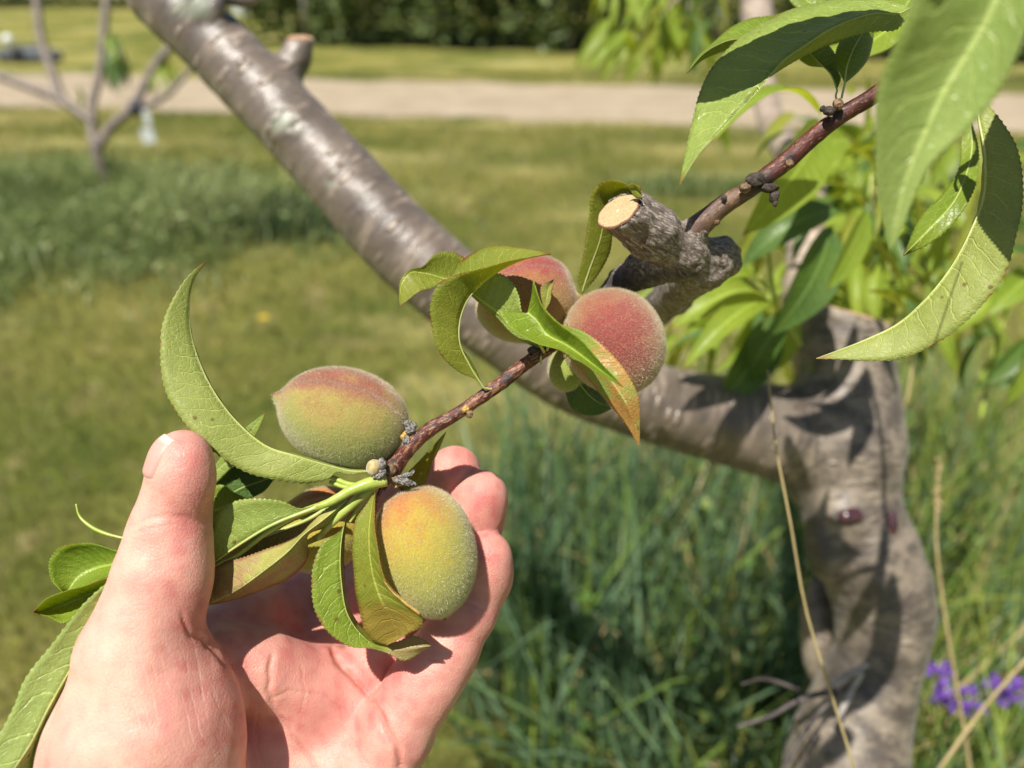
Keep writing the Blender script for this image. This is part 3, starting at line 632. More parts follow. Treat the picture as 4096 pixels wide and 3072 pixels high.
# little things on the far grass
p = ground_at(15, 64)
r_ = empty('garden_marker', p, label='small white round topped marker on the grass at the far left', cat='marker')
tube('post', [(*p, 0.012), (*(p+[0, 0, 0.20]), 0.012)], M['post'], r_, 8, 4, raw=True)
tube('cap', [(*(p+[0, 0, 0.17]), 0.02), (*(p+[0, 0, 0.20]), 0.045), (*(p+[0, 0, 0.26]), 0.05), (*(p+[0, 0, 0.29]), 0.02)], M['tag'], r_, 14, 14, raw=True)
p = ground_at(250, 44)
r_ = empty('sign_board', p, label='small blank white board standing before the tall hedge', cat='sign')
tube('post', [(*p, 0.02), (*(p+[0, 0, 0.55]), 0.02)], M['post'], r_, 8, 4, raw=True)
def box(c, s): 
    c = np.array(c); s = np.array(s)/2; V = np.array([[x, y, z] for x in (-1, 1) for y in (-1, 1) for z in (-1, 1)])*s + c
    return V, [[0, 1, 3, 2], [4, 6, 7, 5], [0, 4, 5, 1], [2, 3, 7, 6], [0, 2, 6, 4], [1, 5, 7, 3]]
V, F = box(p+np.array([0, -0.035, 0.5]), (0.24, 0.02, 0.32)); mesh('panel', V, F, M['tag'], r_, smooth=False)
def blob(name, c, rad, mat, parent=None, seed=0, amp=0.15, nf=None, sub=(20, 14), axes=None, **k):
    th = np.linspace(0, 2*math.pi, sub[0], endpoint=False); ph = np.linspace(0, math.pi, sub[1]+1)
    T, Q = np.meshgrid(th, ph, indexing='ij'); S = np.stack([np.cos(T)*np.sin(Q), np.sin(T)*np.sin(Q), np.cos(Q)], 2).reshape(-1, 3)
    d = 1 + amp*vnoise(S+seed*1.7, nf or 0.5, seed, 3); rad = np.array(rad, float); L = S*d[:, None]*rad
    if axes is not None: L = L@np.array(axes)
    V = L + np.array(c); m = sub[1]+1; i, j = np.meshgrid(np.arange(sub[0]), np.arange(sub[1]), indexing='ij'); i2 = (i+1) % sub[0]
    F = np.stack([i*m+j, i*m+j+1, i2*m+j+1, i2*m+j], 2).reshape(-1, 4)
    return mesh(name, V, F, mat, parent, loc=c if parent is None else None, attrs={'ax': L, 'darkspot': np.zeros(len(V)), 'tan': np.ones(len(V)), 'fleck': np.ones(len(V))}, **k)
p = ground_at(29, 62); blob('stone', p+np.array([0, 0, 0.06]), (0.36, 0.12, 0.10), M['stone'], seed=3, amp=0.2, label='long dark stone lying on the grass at the far left', cat='stone')
# dandelion
p = ground_at(267, 334)
r_ = empty('dandelion', p, label='single yellow dandelion in the mown lawn', cat='flower')
tube('stem', [(*p, 0.0015), (*(p+[0, 0, 0.06]), 0.0015)], M['green_stem'], r_, 6, 3, raw=True)
V, F, T = cards(60, np.array([p+[0, 0, 0.062]]*60)+RNG.normal(0, 0.006, (60, 3))*[1, 1, 0.3], np.full(60, 0.008), 0.3, 1.5)
mesh('petals', V, F, M['yellow'], r_, attrs={'tone': T}, kind='stuff')

# ------------------------------------------------------------------ small bare tree, back left
D = 3.75
base = P1(100, 158, D); base[2] = 0
small = empty('young_tree', base, label='small nearly bare tree in the weeds at the back left', cat='tree')
g0 = P1(98, 152, D)
pp = [(*base, 0.03), (*(base*0.5+g0*0.5), 0.027), (*P1(95, 148, D), 0.025), (*P1(91, 121, D), 0.022)]
tube('trunk', pp, M['bark_young'], small, 12, 24, noise=0.002, nf=8, raw=True)
for q in ([(91, 121, D, 5.0), (76, 110, D, 5.2), (63, 100, D, 5.0), (53, 74, D, 4.6), (42, 42, D, 4.4), (36, -10, D, 4), (34, -60, D, 3)],
          [(63, 101, D, 4.4), (52, 96, D, 4.6), (32, 88, D, 4.6), (0, 76, D, 4.8), (-40, 60, D, 4), (-80, 40, D, 3)],
          [(93, 124, D, 5.0), (92, 106, D, 4.4), (99, 76, D, 4.2), (102, 50, D, 4.0), (104, 30, D, 4.2), (107, -10, D, 3.5), (108, -60, D, 3)],
          [(97, 148, D, 5.5), (104, 136, D, 5.0), (118, 120, D, 4.8), (133, 108, D, 4.8), (144, 86, D, 4.6), (155, 66, D, 4.6), (172, 44, D, 4), (190, 10, D, 3)],
          [(134, 108, D, 4.0), (150, 104, D, 3.5), (166, 95, D, 3.2), (186, 74, D, 2.8), (205, 55, D, 2.0)]):
    tube('limb', q, M['bark_young'], small, 10, noise=0.001, nf=20)
blob('tape_wrap', P1(136, 108, D-0.02), (0.035, 0.035, 0.04), M['tape'], small, 5, 0.12)
for i, (x, y, w_, h_) in enumerate(((147, 118, 3.2, 8), (148, 136, 6.5, 6.5))):
    V, F = box(P1(x, y, D-0.05), (w_*2/FPX*D, 0.004, h_*2/FPX*D)); mesh('tag', V, F, M['tag'], small, smooth=False)

# ================================================================== LEAVES
def px3(a, s=1, ox=0, oy=0): return [(x*s+ox, y*s+oy) for x, y in a]
K1 = dict(s=0.24864, ox=0, oy=400); K3 = dict(s=0.1695, ox=375, oy=225); K4 = dict(s=0.226, ox=650, oy=0); KF = dict(s=0.4629); KN = dict(s=0.10549, ox=175, oy=450); K2 = dict(s=0.1808, ox=150, oy=225); KS = dict(s=0.1017, ox=525, oy=162.5)
def poly3(pts, fr, d):
    q = np.array(px3(pts, **fr)) if fr else np.array(pts, float)[:, :2]
    L = np.r_[0, np.cumsum(np.linalg.norm(np.diff(q, axis=0), axis=1))]; L /= L[-1]
    return P(q[:, 0], q[:, 1], np.interp(L, np.linspace(0, 1, len(d)), d))
def leaf_geo(L, Md, R, nu=110, nv=5, camber=0.08, serr=0.00036, wave=0.0, seed=0, ripple=0.015):
    L, Md, R = crs(L, nu), crs(Md, nu), crs(R, nu); rows = []; u = np.linspace(0, 1, nu)
    T = np.gradient(Md, axis=0); T /= np.linalg.norm(T, axis=1)[:, None]+1e-12
    tooth = ((np.arange(nu) % 3) == 0)*1.0
    for side, E in ((-1, L), (1, R)):
        W = E-Md; wl = np.linalg.norm(W, axis=1)[:, None]; N = np.cross(T, W/(wl+1e-9))*side; N /= np.linalg.norm(N, axis=1)[:, None]+1e-9
        for k in range(nv, -1, -1) if side < 0 else range(1, nv+1):
            f = k/nv; q = Md + W*f - N*(camber*wl*4*f*(1-f)*0.5)
            q = q + N*(wave*wl*(f**2)*(vnoise(np.c_[u*3+side*5, u*0+k*0.05, u*0+seed], 1.0, seed, 2)[:, None]))
            q = q + N*(ripple*wl*np.cos(2*math.pi*(u*13-1.2*f))[:, None]*math.sin(f*math.pi))
            if k == nv: q = q + W/(wl+1e-9)*(serr*(tooth-0.5)*np.clip(wl[:, 0]/0.003, 0, 1))[:, None]
            rows.append(q)
    rows = np.array(rows); nc = len(rows); V = rows.transpose(1, 0, 2).reshape(-1, 3)
    i, j = np.meshgrid(np.arange(nu-1), np.arange(nc-1), indexing='ij')
    F = np.stack([i*nc+j, i*nc+j+1, (i+1)*nc+j+1, (i+1)*nc+j], 2).reshape(-1, 4)
    uv = np.stack([np.repeat(u, nc), np.tile(np.linspace(0, 1, nc), nu)], 1)
    return V, F, uv, Md
def leaf(parent, fr, L, Md, R, dL, dM=None, dR=None, mat='leaf_green', petiole=None, rib=1.3, name='leaf', label=None, ribs=True, **kw):
    """three edges traced from base to tip, each with its own depths; petiole: points (x, y, depth) that lead to the base"""
    dM = dM or dL; dR = dR or dM
    V, F, uv, Mp = leaf_geo(poly3(L, fr, dL), poly3(Md, fr, dM), poly3(R, fr, dR), **kw)
    # a hair of thickness, so the blade is a body and not a film
    o = mesh(name, V, F, M[mat], parent, uv=uv, label=label)
    sm = o.modifiers.new('thickness', 'SOLIDIFY'); sm.thickness = 0.00022; sm.offset = 0
    if ribs:
        n = len(Mp); d = (Mp-CAM)@FW; sc = dM[0]/FPX
        path = Mp; r = sc*rib*np.linspace(1, 0.25, n)*0.55
        if petiole is not None:
            q = np.array(petiole, float); q = np.vstack([P(q[:, 0], q[:, 1], q[:, 2]), Mp[:1]]); q = crs(q, 14)[:-1]; path = np.vstack([q, path]); r = np.r_[np.full(len(q), sc*rib*0.62), r]
        V, F, ax = tube_geo(path, r, 7, True)
        mesh('midrib', V, fixF(F), M['midrib'], o, attrs={'ax': ax})
    return o
def spray_leaf(parent, b, t, w_, droop=0.12, roll=0.0, mat='leaf_fresh', fold=0.35, share=None):
    """a whole peach leaf from base b to tip t (world), width w_"""
    b = np.array(b, float); t = np.array(t, float); ax = t-b; ln = np.linalg.norm(ax); ax /= ln
    side = np.cross(ax, [0.05, 0.02, 1.0]); side /= np.linalg.norm(side); up = np.cross(side, ax)
    side, up = side*math.cos(roll)+up*math.sin(roll), up*math.cos(roll)-side*math.sin(roll)
    u = np.linspace(0, 1, 12); arch = droop*ln*(4*u*(1-u))
    Md = b + ax*(u*ln)[:, None] + up*arch[:, None]
    wd = w_/2*np.clip(np.sin(math.pi*u**0.85)**0.75, 0.02, 1)
    E = lambda s: Md + side*(s*wd*math.cos(fold))[:, None] + up*(wd*math.sin(fold))[:, None]
    L, R = E(-1), E(1); L2, R2 = (Md*0.45+L*0.55)+up*(-0.06*wd)[:, None], (Md*0.45+R*0.55)+up*(-0.06*wd)[:, None]
    V = np.stack([L, L2, Md, R2, R], 1).reshape(-1, 3); i, j = np.meshgrid(np.arange(11), np.arange(4), indexing='ij')
    F = np.stack([i*5+j, i*5+j+1, (i+1)*5+j+1, (i+1)*5+j], 2).reshape(-1, 4)
    uv = np.stack([np.repeat(u, 5), np.tile(np.linspace(0, 1, 5), 12)], 1)
    return mesh('leaf', V, F, M[mat], parent, uv=uv)
for i, (x, y, dx, dy, m_) in enumerate([(112, 30, 8, 60, 'leaf_dark'), (111, 36, 14, 50, 'leaf_dark'), (112, 42, 5, 52, 'leaf_dark'), (113, 38, 11, 58, 'leaf_dark'), (110, 44, 9, 52, 'leaf_dark'), (112, 34, 2, 48, 'leaf_green'), (113, 40, -4, 50, 'leaf_dark'), (116, 44, 12, 46, 'leaf_dark'), (112, 40, 2, 42, 'leaf_dark'), (110, 48, 10, 34, 'leaf_green'),
        (106, 34, 18, 16, 'leaf_fresh'), (106, 36, 14, 30, 'leaf_green'), (160, 60, 6, 34, 'leaf_fresh'), (158, 66, -4, 28, 'leaf_fresh'), (166, 56, 8, 36, 'leaf_green'), (172, 64, 2, 30, 'leaf_fresh'),
        (80, 108, -2, -22, 'leaf_green'), (118, 52, 10, 38, 'leaf_dark'), (108, 60, 6, 32, 'leaf_dark'), (150, 72, 4, 26, 'leaf_fresh')]):
    spray_leaf(small, P1(x, y, D+random.uniform(-0.08, 0.08)), P1(x+dx, y+dy, D+random.uniform(-0.1, 0.1)), 0.035, 0.1, random.uniform(-1, 1), m_)

# ================================================================== THE PEACH TREE
tb = P1(846, 800, 0.57); tb = np.array([tb[0]+0.0, tb[1]+0.06, 0.0])
tree = empty('peach_tree', tb, label='peach tree with smooth grey limb, pruned stubs and a fruiting twig held by the hand', cat='tree')

def px2c(q): return [(C3(x, y, d), r*d/FPX) for x, y, d, r in q]
limb_px = [(120, -60, .570, 31), (146, -22, .564, 31.5), (215, 45, .559, 33), (284, 116, .553, 34), (340, 176, .547, 36), (398, 240, .542, 38.3), (447, 284, .542, 39), (505, 328, .542, 38.5), (570, 372, .547, 38), (656, 404, .559, 38.5), (720, 419, .570, 43), (780, 433, .576, 47), (840, 448, .581, 50)]  # limb and trunk scaled up about the camera: depths multiplied, pixel outline kept
trunk_px = [(836, 285, .587, 41), (843, 345, .587, 43), (848, 400, .584, 46), (846, 440, .581, 50), (848, 500, .576, 46), (870, 560, .570, 48), (884, 608, .570, 46), (878, 660, .570, 41), (862, 705, .570, 46), (848, 760, .570, 56), (844, 830, .570, 62), (842, 950, .581, 66)]
def densify(q, k=5): return [tuple(r) for r in crs(np.array(q, float), len(q)*k)]
ALL = np.array([C3(*q[:3]) for q in limb_px+trunk_px]); lo = ALL.min(0)-0.05; hi = ALL.max(0)+0.05
S = SDF(lo, hi, 0.0028)
gt = S.new(); tc = px2c(densify(trunk_px, 3))
for (a, ra), (b, rb) in zip(tc[:-1], tc[1:]): S.cone(gt, a, b, ra, rb, 0.004)
S.ell(gt, C3(902, 598, .57), (0.013, 0.030, 0.020), 0.014); S.ell(gt, C3(826, 540, .556), (0.014, 0.03, 0.015), 0.015)
S.ell(gt, C3(848, 515, .545), (0.013, 0.011, 0.009), 0.012); S.ell(gt, C3(818, 630, .625), (0.014, 0.045, 0.016), 0.010)
lc = px2c(densify(limb_px, 3))
gl = S.new()
for (a, ra), (b, rb) in zip(lc[:-1], lc[1:]): S.cone(gl, a, b, ra, rb, 0.004)
for x, y, d, r in ((283, 124, .531, 17), (345, 186, .527, 9), (208, 2, .534, 18), (245, -10, .542, 22)): S.ell(gl, C3(x, y, d), np.array([r, r*0.8, r*0.32])*d/FPX, 0.010)
for (x0, y0, d0, r0), (x1, y1, d1, r1) in (((278, 92, .559, 17), (296, 58, .559, 12.5)), ((296, 58, .559, 12.5), (301, 37, .559, 13.5))): S.cone(gl, C3(x0, y0, d0), C3(x1, y1, d1), r0*d0/FPX, r1*d1/FPX, 0.009)
g = smin(gt, gl, 0.022)
# flat cuts: top of the trunk stub, top of the small stub
def cut(g, S, c, n, rad):
    n = np.array(n, float); n /= np.linalg.norm(n); lo_, hi_ = np.array(c)-rad, np.array(c)+rad; b = S.box(lo_, hi_)
    X, Y, Z = S.X[b[0]], S.Y[:, b[1]], S.Z[:, :, b[2]]; d = (X-c[0])*n[0]+(Y-c[1])*n[1]+(Z-c[2])*n[2]
    g[b] = np.maximum(g[b], d.astype(np.float32)); return n
ct1 = C3(844, 311, .587); n1 = cut(g, S, ct1, (0.28, 0.93, 0.16), 0.068)
ct2 = C3(301, 36, .559); n2 = cut(g, S, ct2, (0.05, 0.85, 0.50), 0.020)
V, F = surface_nets(g, S.lo, S.h); V = relax(V, F, 1, 0.4); N = vnormals(V, F)
# limb coordinates for the bark
def axco(V, chain):
    p = np.array([c for c, _ in chain]); best = np.full(len(V), 1e9); seg = np.zeros(len(V), int); tt = np.zeros(len(V)); L = np.r_[0, np.cumsum(np.linalg.norm(np.diff(p, axis=0), axis=1))]
    for i in range(len(p)-1):
        ba = p[i+1]-p[i]; t = np.clip((V-p[i])@ba/(ba@ba), 0, 1); d = np.linalg.norm(V-p[i]-t[:, None]*ba, axis=1); m = d < best; best[m] = d[m]; seg[m] = i; tt[m] = t[m]
    c = p[seg]+(p[seg+1]-p[seg])*tt[:, None]; T = (p[seg+1]-p[seg]); T /= np.linalg.norm(T, axis=1)[:, None]; r = V-c
    a = np.cross(T, [0.2, 0.1, 1]); a /= np.linalg.norm(a, axis=1)[:, None]; b = np.cross(T, a)
    return np.stack([(r*a).sum(1), (r*b).sum(1), L[seg]+(L[seg+1]-L[seg])*tt], 1), best-0
axl, dl = axco(V, lc); axt, dt = axco(V, tc)
rl = dl/0.0285; rt = dt/0.0353; isl = (rl < rt*0.93) & (V[:, 0] < C3(800, 0, .57)[0])
wb = np.clip((V[:, 0]-C3(770, 0, .57)[0])/0.05, 0, 1)[:, None]; ax = np.where(isl[:, None], axl, axt)
# relief: shallow dents and rings
V = V + N*(0.00035*vnoise(ax*np.array([0.5, 0.5, 1.0]), 60, 4, 3) + 0.0010*np.where(isl, 0.25, 1.0)*vnoise(V, 13, 5, 2) + np.where(isl, 0, 0.0004)*vnoise(V, 45, 15, 3))[:, None]
W = c2w(V); px, py = w2px(W); dark = np.zeros(len(V)); lich = np.zeros(len(V))
for x, y, rx, ry, s in ((806, 520, 12, 45, .75), (850, 610, 26, 30, .5), (815, 560, 12, 40, .6), (868, 680, 30, 18, .8), (848, 517, 15, 9, 1), (893, 522, 10, 17, .6), (862, 640, 30, 34, .35), (845, 668, 22, 28, .85), (228, 2, 14, 9, .8), (316, 84, 8, 6, .5), (279, 138, 12, 7, .7)): dark = np.maximum(dark, s*np.clip(1.4-np.hypot((px-x)/rx, (py-y)/ry)+0.35*vnoise(V, 60, 8, 2), 0, 1))  # dark marks on the bark; those low on the trunk are painted shadow
for x, y, rx, ry in ((285, 122, 15, 12), (195, 8, 22, 12), (330, 184, 6, 4)): lich = np.maximum(lich, np.clip(1.3-np.hypot((px-x)/rx, (py-y)/ry)+0.4*vnoise(V, 50, 9, 2), 0, 1)*0.8)
Nv_ = vnormals(V, F); Nw = Nv_[:, 0:1]*RX+Nv_[:, 1:2]*UP-Nv_[:, 2:3]*FW; trk = np.clip((V[:, 0]-C3(742, 0, .57)[0])/0.04 + 0.3*vnoise(V, 25, 6, 2), 0, 1)
nf = V[F].mean(1); fl = isl[F].sum(1) >= 2
# end-grain patches belong to their own part
c1 = (np.abs((nf-ct1)@n1) < 0.0017) & (np.linalg.norm(nf-ct1, axis=1) < 0.057); c2 = (np.abs((nf-ct2)@n2) < 0.0016) & (np.linalg.norm(nf-ct2, axis=1) < 0.0145)
def sub(name, m, mat, **k):
    ff = F[m]; u, inv = np.unique(ff, return_inverse=True); inv = inv.reshape(ff.shape); uv = None
    if 'c' in k:
        c, n_, r = k.pop('c'), k.pop('n'), k.pop('r'); a = np.cross(n_, [0, 0, 1]); a /= np.linalg.norm(a); b = np.cross(n_, a); uv = np.stack([(V[u]-c)@a/r/2+0.5, (V[u]-c)@b/r/2+0.5], 1)
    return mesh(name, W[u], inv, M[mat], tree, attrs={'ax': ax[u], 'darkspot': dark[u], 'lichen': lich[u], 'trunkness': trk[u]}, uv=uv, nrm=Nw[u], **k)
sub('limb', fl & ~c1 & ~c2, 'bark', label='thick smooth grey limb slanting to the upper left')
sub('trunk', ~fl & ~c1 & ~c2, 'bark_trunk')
sub('cut_face', c1, 'cut_orange', c=ct1, n=n1, r=0.0385); sub('cut_face', c2, 'cut_orange', c=ct2, n=n2, r=0.0103)
for x, y, r in ((848, 517, (0.0085, 0.0055, 0.004)), (895, 522, (0.004, 0.008, 0.003))):
    m_ = np.hypot(px-x, py-y) < 3.5; q = W[m_][np.argmin((W[m_]-CAM)@FW)]
    blob('knot', q, r, M['gum'], tree, int(x), 0.22, 0.9, (24, 16), axes=np.array([RX, UP, -FW]))
# the foot of the trunk down to the ground
f0 = P1(842, 940, .581); tube('trunk_foot', [(*f0, 0.0485), (*(f0*0.5+tb*0.5+[0.01, 0, 0]), 0.049), (*(tb+[0, 0, 0.05]), 0.056), (*(tb-[0, 0, 0.05]), 0.075)], M['bark_trunk'], tree, 32, 30, 0.003, 12, raw=True)
# far limb that rises behind, pale and out of focus
far_px = [(826, 400, .62, 24), (812, 350, .65, 21), (803, 305, .68, 20), (806, 250, .71, 19), (808, 205, .74, 18), (795, 165, .80, 15), (773, 125, .88, 13.5), (762, 80, .95, 12.5), (757, 20, 1.0, 15), (756, -60, 1.05, 15)]
tube('limb', far_px, M['bark_far'], tree, 20, noise=0.0012, nf=14, label='pale limb rising behind the leaves, out of focus')

# pruned stub with its spurs
ST = SDF(np.array([C3(600, 300, .31)[0]-0.01, C3(600, 420, .36)[1], -0.46]), np.array([C3(745, 200, .30)[0]+0.012, C3(640, 180, .27)[1]+0.01, -0.255]), 0.0008)
gs = ST.new(); Fc = C3(618, 211.5, .272); nf_ = np.array([-.5, .585, .64]); nf_ /= np.linalg.norm(nf_); J = C3(683, 252, .296)
S0 = Fc - nf_*0.004
ST.cone(gs, Fc+nf_*0.004, C3(650, 231, .283), 0.0086, 0.0092, 0.002); ST.cone(gs, C3(650, 231, .283), J, 0.0090, 0.0082, 0.005)
for (x0, y0, d0, r0), (x1, y1, d1, r1), k in (((683, 252, .296, 20), (708, 262, .306, 22), .004), ((708, 262, .306, 22), (727, 262, .312, 14), .004), ((727, 262, .312, 13), (738, 258, .311, 8.5), .003),
        ((676, 262, .297, 18), (646, 268, .300, 17), .005), ((646, 268, .300, 16), (622, 282, .304, 13), .005), ((622, 282, .304, 13), (600, 300, .306, 9), .004),
        ((683, 250, .294, 19), (697, 228, .289, 10), .006), ((697, 228, .289, 10), (708, 220, .288, 8), .003),
        ((700, 270, .308, 20), (672, 296, .36, 17), .006), ((672, 296, .36, 17), (640, 325, .445, 17), .006)): ST.cone(gs, C3(x0, y0, d0), C3(x1, y1, d1), r0*d0/FPX, r1*d1/FPX, k)
ST.ell(gs, C3(722, 250, .308), (0.006, 0.005, 0.005), 0.003)
cut(gs, ST, Fc, nf_, 0.016); cut(gs, ST, C3(741, 257, .311), (0.9, 0.1, 0.45), 0.004)
V, F = surface_nets(gs, ST.lo, ST.h); N = vnormals(V, F)
sc_ = px2c([(618, 211.5, .272, 20), (650, 231, .283, 22), (683, 252, .296, 20), (708, 262, .306, 20), (738, 258, .311, 8)]); ax, _ = axco(V, sc_)
nfc = V[F].mean(1); face = (np.abs((nfc-Fc)@nf_) < 0.0005) & (np.linalg.norm(nfc-Fc, axis=1) < 0.0084)
onface = np.zeros(len(V), bool); onface[F[face]] = True
V = V + N*(np.where(onface, 0, 1)*(0.00032*vnoise(ax*np.array([1, 1, 0.4]), 260, 3, 2)+0.0007*vnoise(V, 90, 6, 2)))[:, None]
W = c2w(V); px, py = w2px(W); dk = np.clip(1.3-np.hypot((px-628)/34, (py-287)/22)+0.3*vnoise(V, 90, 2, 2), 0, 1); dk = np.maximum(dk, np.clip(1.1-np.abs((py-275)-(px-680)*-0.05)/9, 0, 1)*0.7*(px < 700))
ff = F[~face]; u, inv = np.unique(ff, return_inverse=True)
mesh('pruned_stub', W[u], inv.reshape(ff.shape), M['stub'], tree, attrs={'ax': ax[u], 'darkspot': dk[u]}, label='knobbly grey brown pruned stub with pale sawn face')
a_ = np.cross(nf_, [0, 0, 1.0]); a_ /= np.linalg.norm(a_); b_ = np.cross(nf_, a_)
th = np.linspace(0, 2*math.pi, 64, endpoint=False); rr = np.array([0.0001, .2, .4, .6, .8, .93, 1.0]); Rf = 0.0082
pv = np.array([Fc + (a_*math.cos(t)+b_*math.sin(t))*Rf*r*(1+0.03*math.sin(2*t+1)+0.012*math.sin(7*t)) + nf_*(0.0004-0.0006*(r > .95)+0.00012*math.sin(9*t+r*20)) for r in rr for t in th])
pf = np.array([[i*64+j, (i+1)*64+j, (i+1)*64+(j+1) % 64, i*64+(j+1) % 64] for i in range(6) for j in range(64)])
mesh('cut_face', c2w(pv), pf, M['cut'], tree, uv=np.array([[0.5+0.5*r*math.cos(t), 0.5+0.5*r*math.sin(t)] for r in rr for t in th]))

# twig rising to the upper right from the stub
def tw(base, dark=()):
    def tan(V, ax): px, _ = w2px(V); return np.clip((base-px)/30, 0, 1) if base > 0 else np.clip((px+base)/30, 0, 1)*0
    def dk(V, ax):
        px, py = w2px(V); o = np.zeros(len(V))
        for x, y, r in dark: o = np.maximum(o, np.clip(1.4-np.hypot(px-x, py-y)/r+0.3*vnoise(V, 200, 5, 2), 0, 1))
        return o
    return {'tan': tan, 'darkspot': dk, 'fleck': lambda V, ax: np.full(len(V), 1.0 if base <= 0 else 0.3)}
tube('twig', [(684, 238, .292, 14.6), (694, 230, .289, 12.9), (707, 219, .287, 11.2), (724, 205, .285, 9.8), (748, 190, .283, 9.1), (772, 172, .281, 9.1), (790, 158, .279, 9.1), (812, 138, .276, 8.7), (845, 113, .272, 8.2), (872, 97, .268, 8.0), (905, 70, .262, 7.3), (960, 20, .25, 6.3), (1020, -50, .235, 5.8)], M['twig'], tree, 24, 150, 0.00016, 320, 3,
     tw(768, ((757, 184, 13), (765, 180, 10), (723, 199, 3), (838, 113, 8), (792, 157, 5))), label='dark red brown twig rising to the upper right')
tube('fruit_twig', [(600, 300, .306, 8), (592, 318, .303, 7.5), (575, 335, .292, 7), (553, 345, .281, 6.8), (541, 353, .277, 6.8), (520, 368, .274, 6.6), (505, 380, .273, 7.0), (490, 391, .272, 6.6), (470, 405, .272, 6.4), (450, 418, .272, 6.6), (432, 428, .272, 7.6), (419, 438, .272, 7.6), (406, 452, .272, 7.8), (397, 463, .273, 9), (391, 471, .273, 9.5), (388, 477, .274, 6)], M['twig'], tree, 28, 190, 0.00020, 300, 4,
     {**tw(-1000, ((507, 378, 6), (393, 462, 4), (548, 345, 5)))}, label='purple red twig that carries the fruit')
# collars, scars and knobs
for i, (x, y, d, r, m_) in enumerate([(755, 180, .278, (10, 7, 6), 'calyx_dark'), (770, 188, .279, (9, 5, 6), 'calyx_dark'), (774, 196, .279, (5, 7, 4), 'calyx_dark'), (775, 203, .279, (2.5, 4, 2.5), 'calyx_dark'), (745, 188, .277, (6, 5, 5), 'knob'), (724, 199, .281, (2.5, 3.5, 3), 'calyx_dark'), (716, 222, .285, (4, 3.5, 4), 'knob'),
        (829, 111, .268, (6, 5, 5), 'calyx_dark'), (838, 105, .268, (5, 6, 5), 'knob'), (823, 109, .27, (3, 3, 3), 'calyx_dark'), (790, 163, .275, (4, 4, 3), 'knob'), (469.5, 414, .268, (3.4, 4.2, 3), 'knob'), (466, 409, .268, (4, 3.5, 3), 'stalk'), (390, 470, .268, (7, 6, 6), 'knob'), (386, 478, .268, (6, 8, 5), 'knob'), (394, 478, .269, (5, 6, 5), 'knob'),
        (384, 486, .268, (3, 5, 3), 'calyx_dark'), (533, 350, .274, (5, 4, 4), 'calyx_dark'), (547, 344, .274, (5, 5, 5), 'knob'), (541, 360, .27, (1.2, 4.5, 1.2), 'midrib'), (408, 434, .272, (5, 3.5, 4), 'stalk'), (403, 437, .271, (3, 3, 3), 'stalk')]):
    blob('leaf_scar' if m_ in ('knob', 'stalk', 'midrib') else 'bud_scale', P1(x, y, d), np.array(r)*d/FPX, M[m_], tree, i+20, 0.28, 0.9, (18, 12), axes=np.array([RX, UP, -FW]))
blob('bud', P1(373.5, 467.5, .263), np.array([7.2, 8.2, 7])*.263/FPX, M['bud'], tree, 50, 0.10, 0.7, (26, 18), axes=np.array([RX, UP, -FW]), label='woolly yellow bud')
for i, (x, y, rx, ry) in enumerate(((382, 464, 4.5, 6), (381, 473, 5, 5), (377, 476, 5, 3.5))): blob('bud_scale', P1(x, y, .2635), np.array([rx, ry, 5])*.2635/FPX, M['calyx'], tree, 60+i, 0.3, 1.0, (18, 12), axes=np.array([RX, UP, -FW]))

# green new shoots that leave the node to the lower left
for q in ([(386, 480, .266, 6.5), (368, 484, .264, 6.4), (352, 490, .263, 5.2), (330, 502, .262, 4.2), (300, 513, .262, 3.4), (262, 536, .262, 2.8), (236, 556, .262, 2.4), (212, 566, .263, 2)],
          [(380, 482, .268, 5), (366, 493, .267, 5), (350, 506, .266, 5), (335, 520, .266, 4), (318, 538, .268, 2.6)],
          [(366, 486, .266, 3), (348, 484, .268, 2.6), (332, 477, .27, 2.2), (322, 473, .27, 1.6)], [(360, 489, .266, 2.6), (344, 487, .268, 2.2), (330, 482, .27, 2)],
          [(376, 486, .268, 3.6), (364, 500, .268, 3), (356, 512, .268, 2.2), (350, 522, .268, 1.6)]):
    tube('green_shoot', q, M['green_stem'], tree, 14, noise=0.00008, nf=300)
for q in ([(384, 483, .268, 2.4), (377, 499, .267, 1.9), (374, 512, .266, 1.6), (373, 520, .266, 1.2)],): tube('petiole', q, M['twig'], tree, 10, noise=0.00005, nf=300, attrs=tw(-1000))

LF = lambda *a, **k: leaf(tree, *a, **k)
# sickle leaf at the left
LF(None, [(375, 471), (344, 474), (336, 472), (330, 478), (318, 482), (305, 483.5), (278, 480.5), (245, 472), (222, 458), (199, 440), (180, 417), (166, 393), (160, 352), (162, 325), (172, 300), (189, 275), (207, 260)],
   [(375, 471), (350, 471), (333, 467), (296, 456), (268, 447), (241, 426), (218, 398), (201, 366), (191, 333), (189, 305), (193, 282), (207, 260)],
   [(375, 471), (352, 468), (333, 463), (297, 455), (272, 450), (243, 429), (219, 401), (201, 368), (190, 335), (188, 305), (192, 282), (207, 260)],
   [.270, .262, .256, .262, .268], [.270, .264, .264, .268, .268], [.270, .272, .275, .276, .268], mat='leaf_pale', rib=1.5, nu=170, label='long sickle shaped pale green leaf with reddish rim')
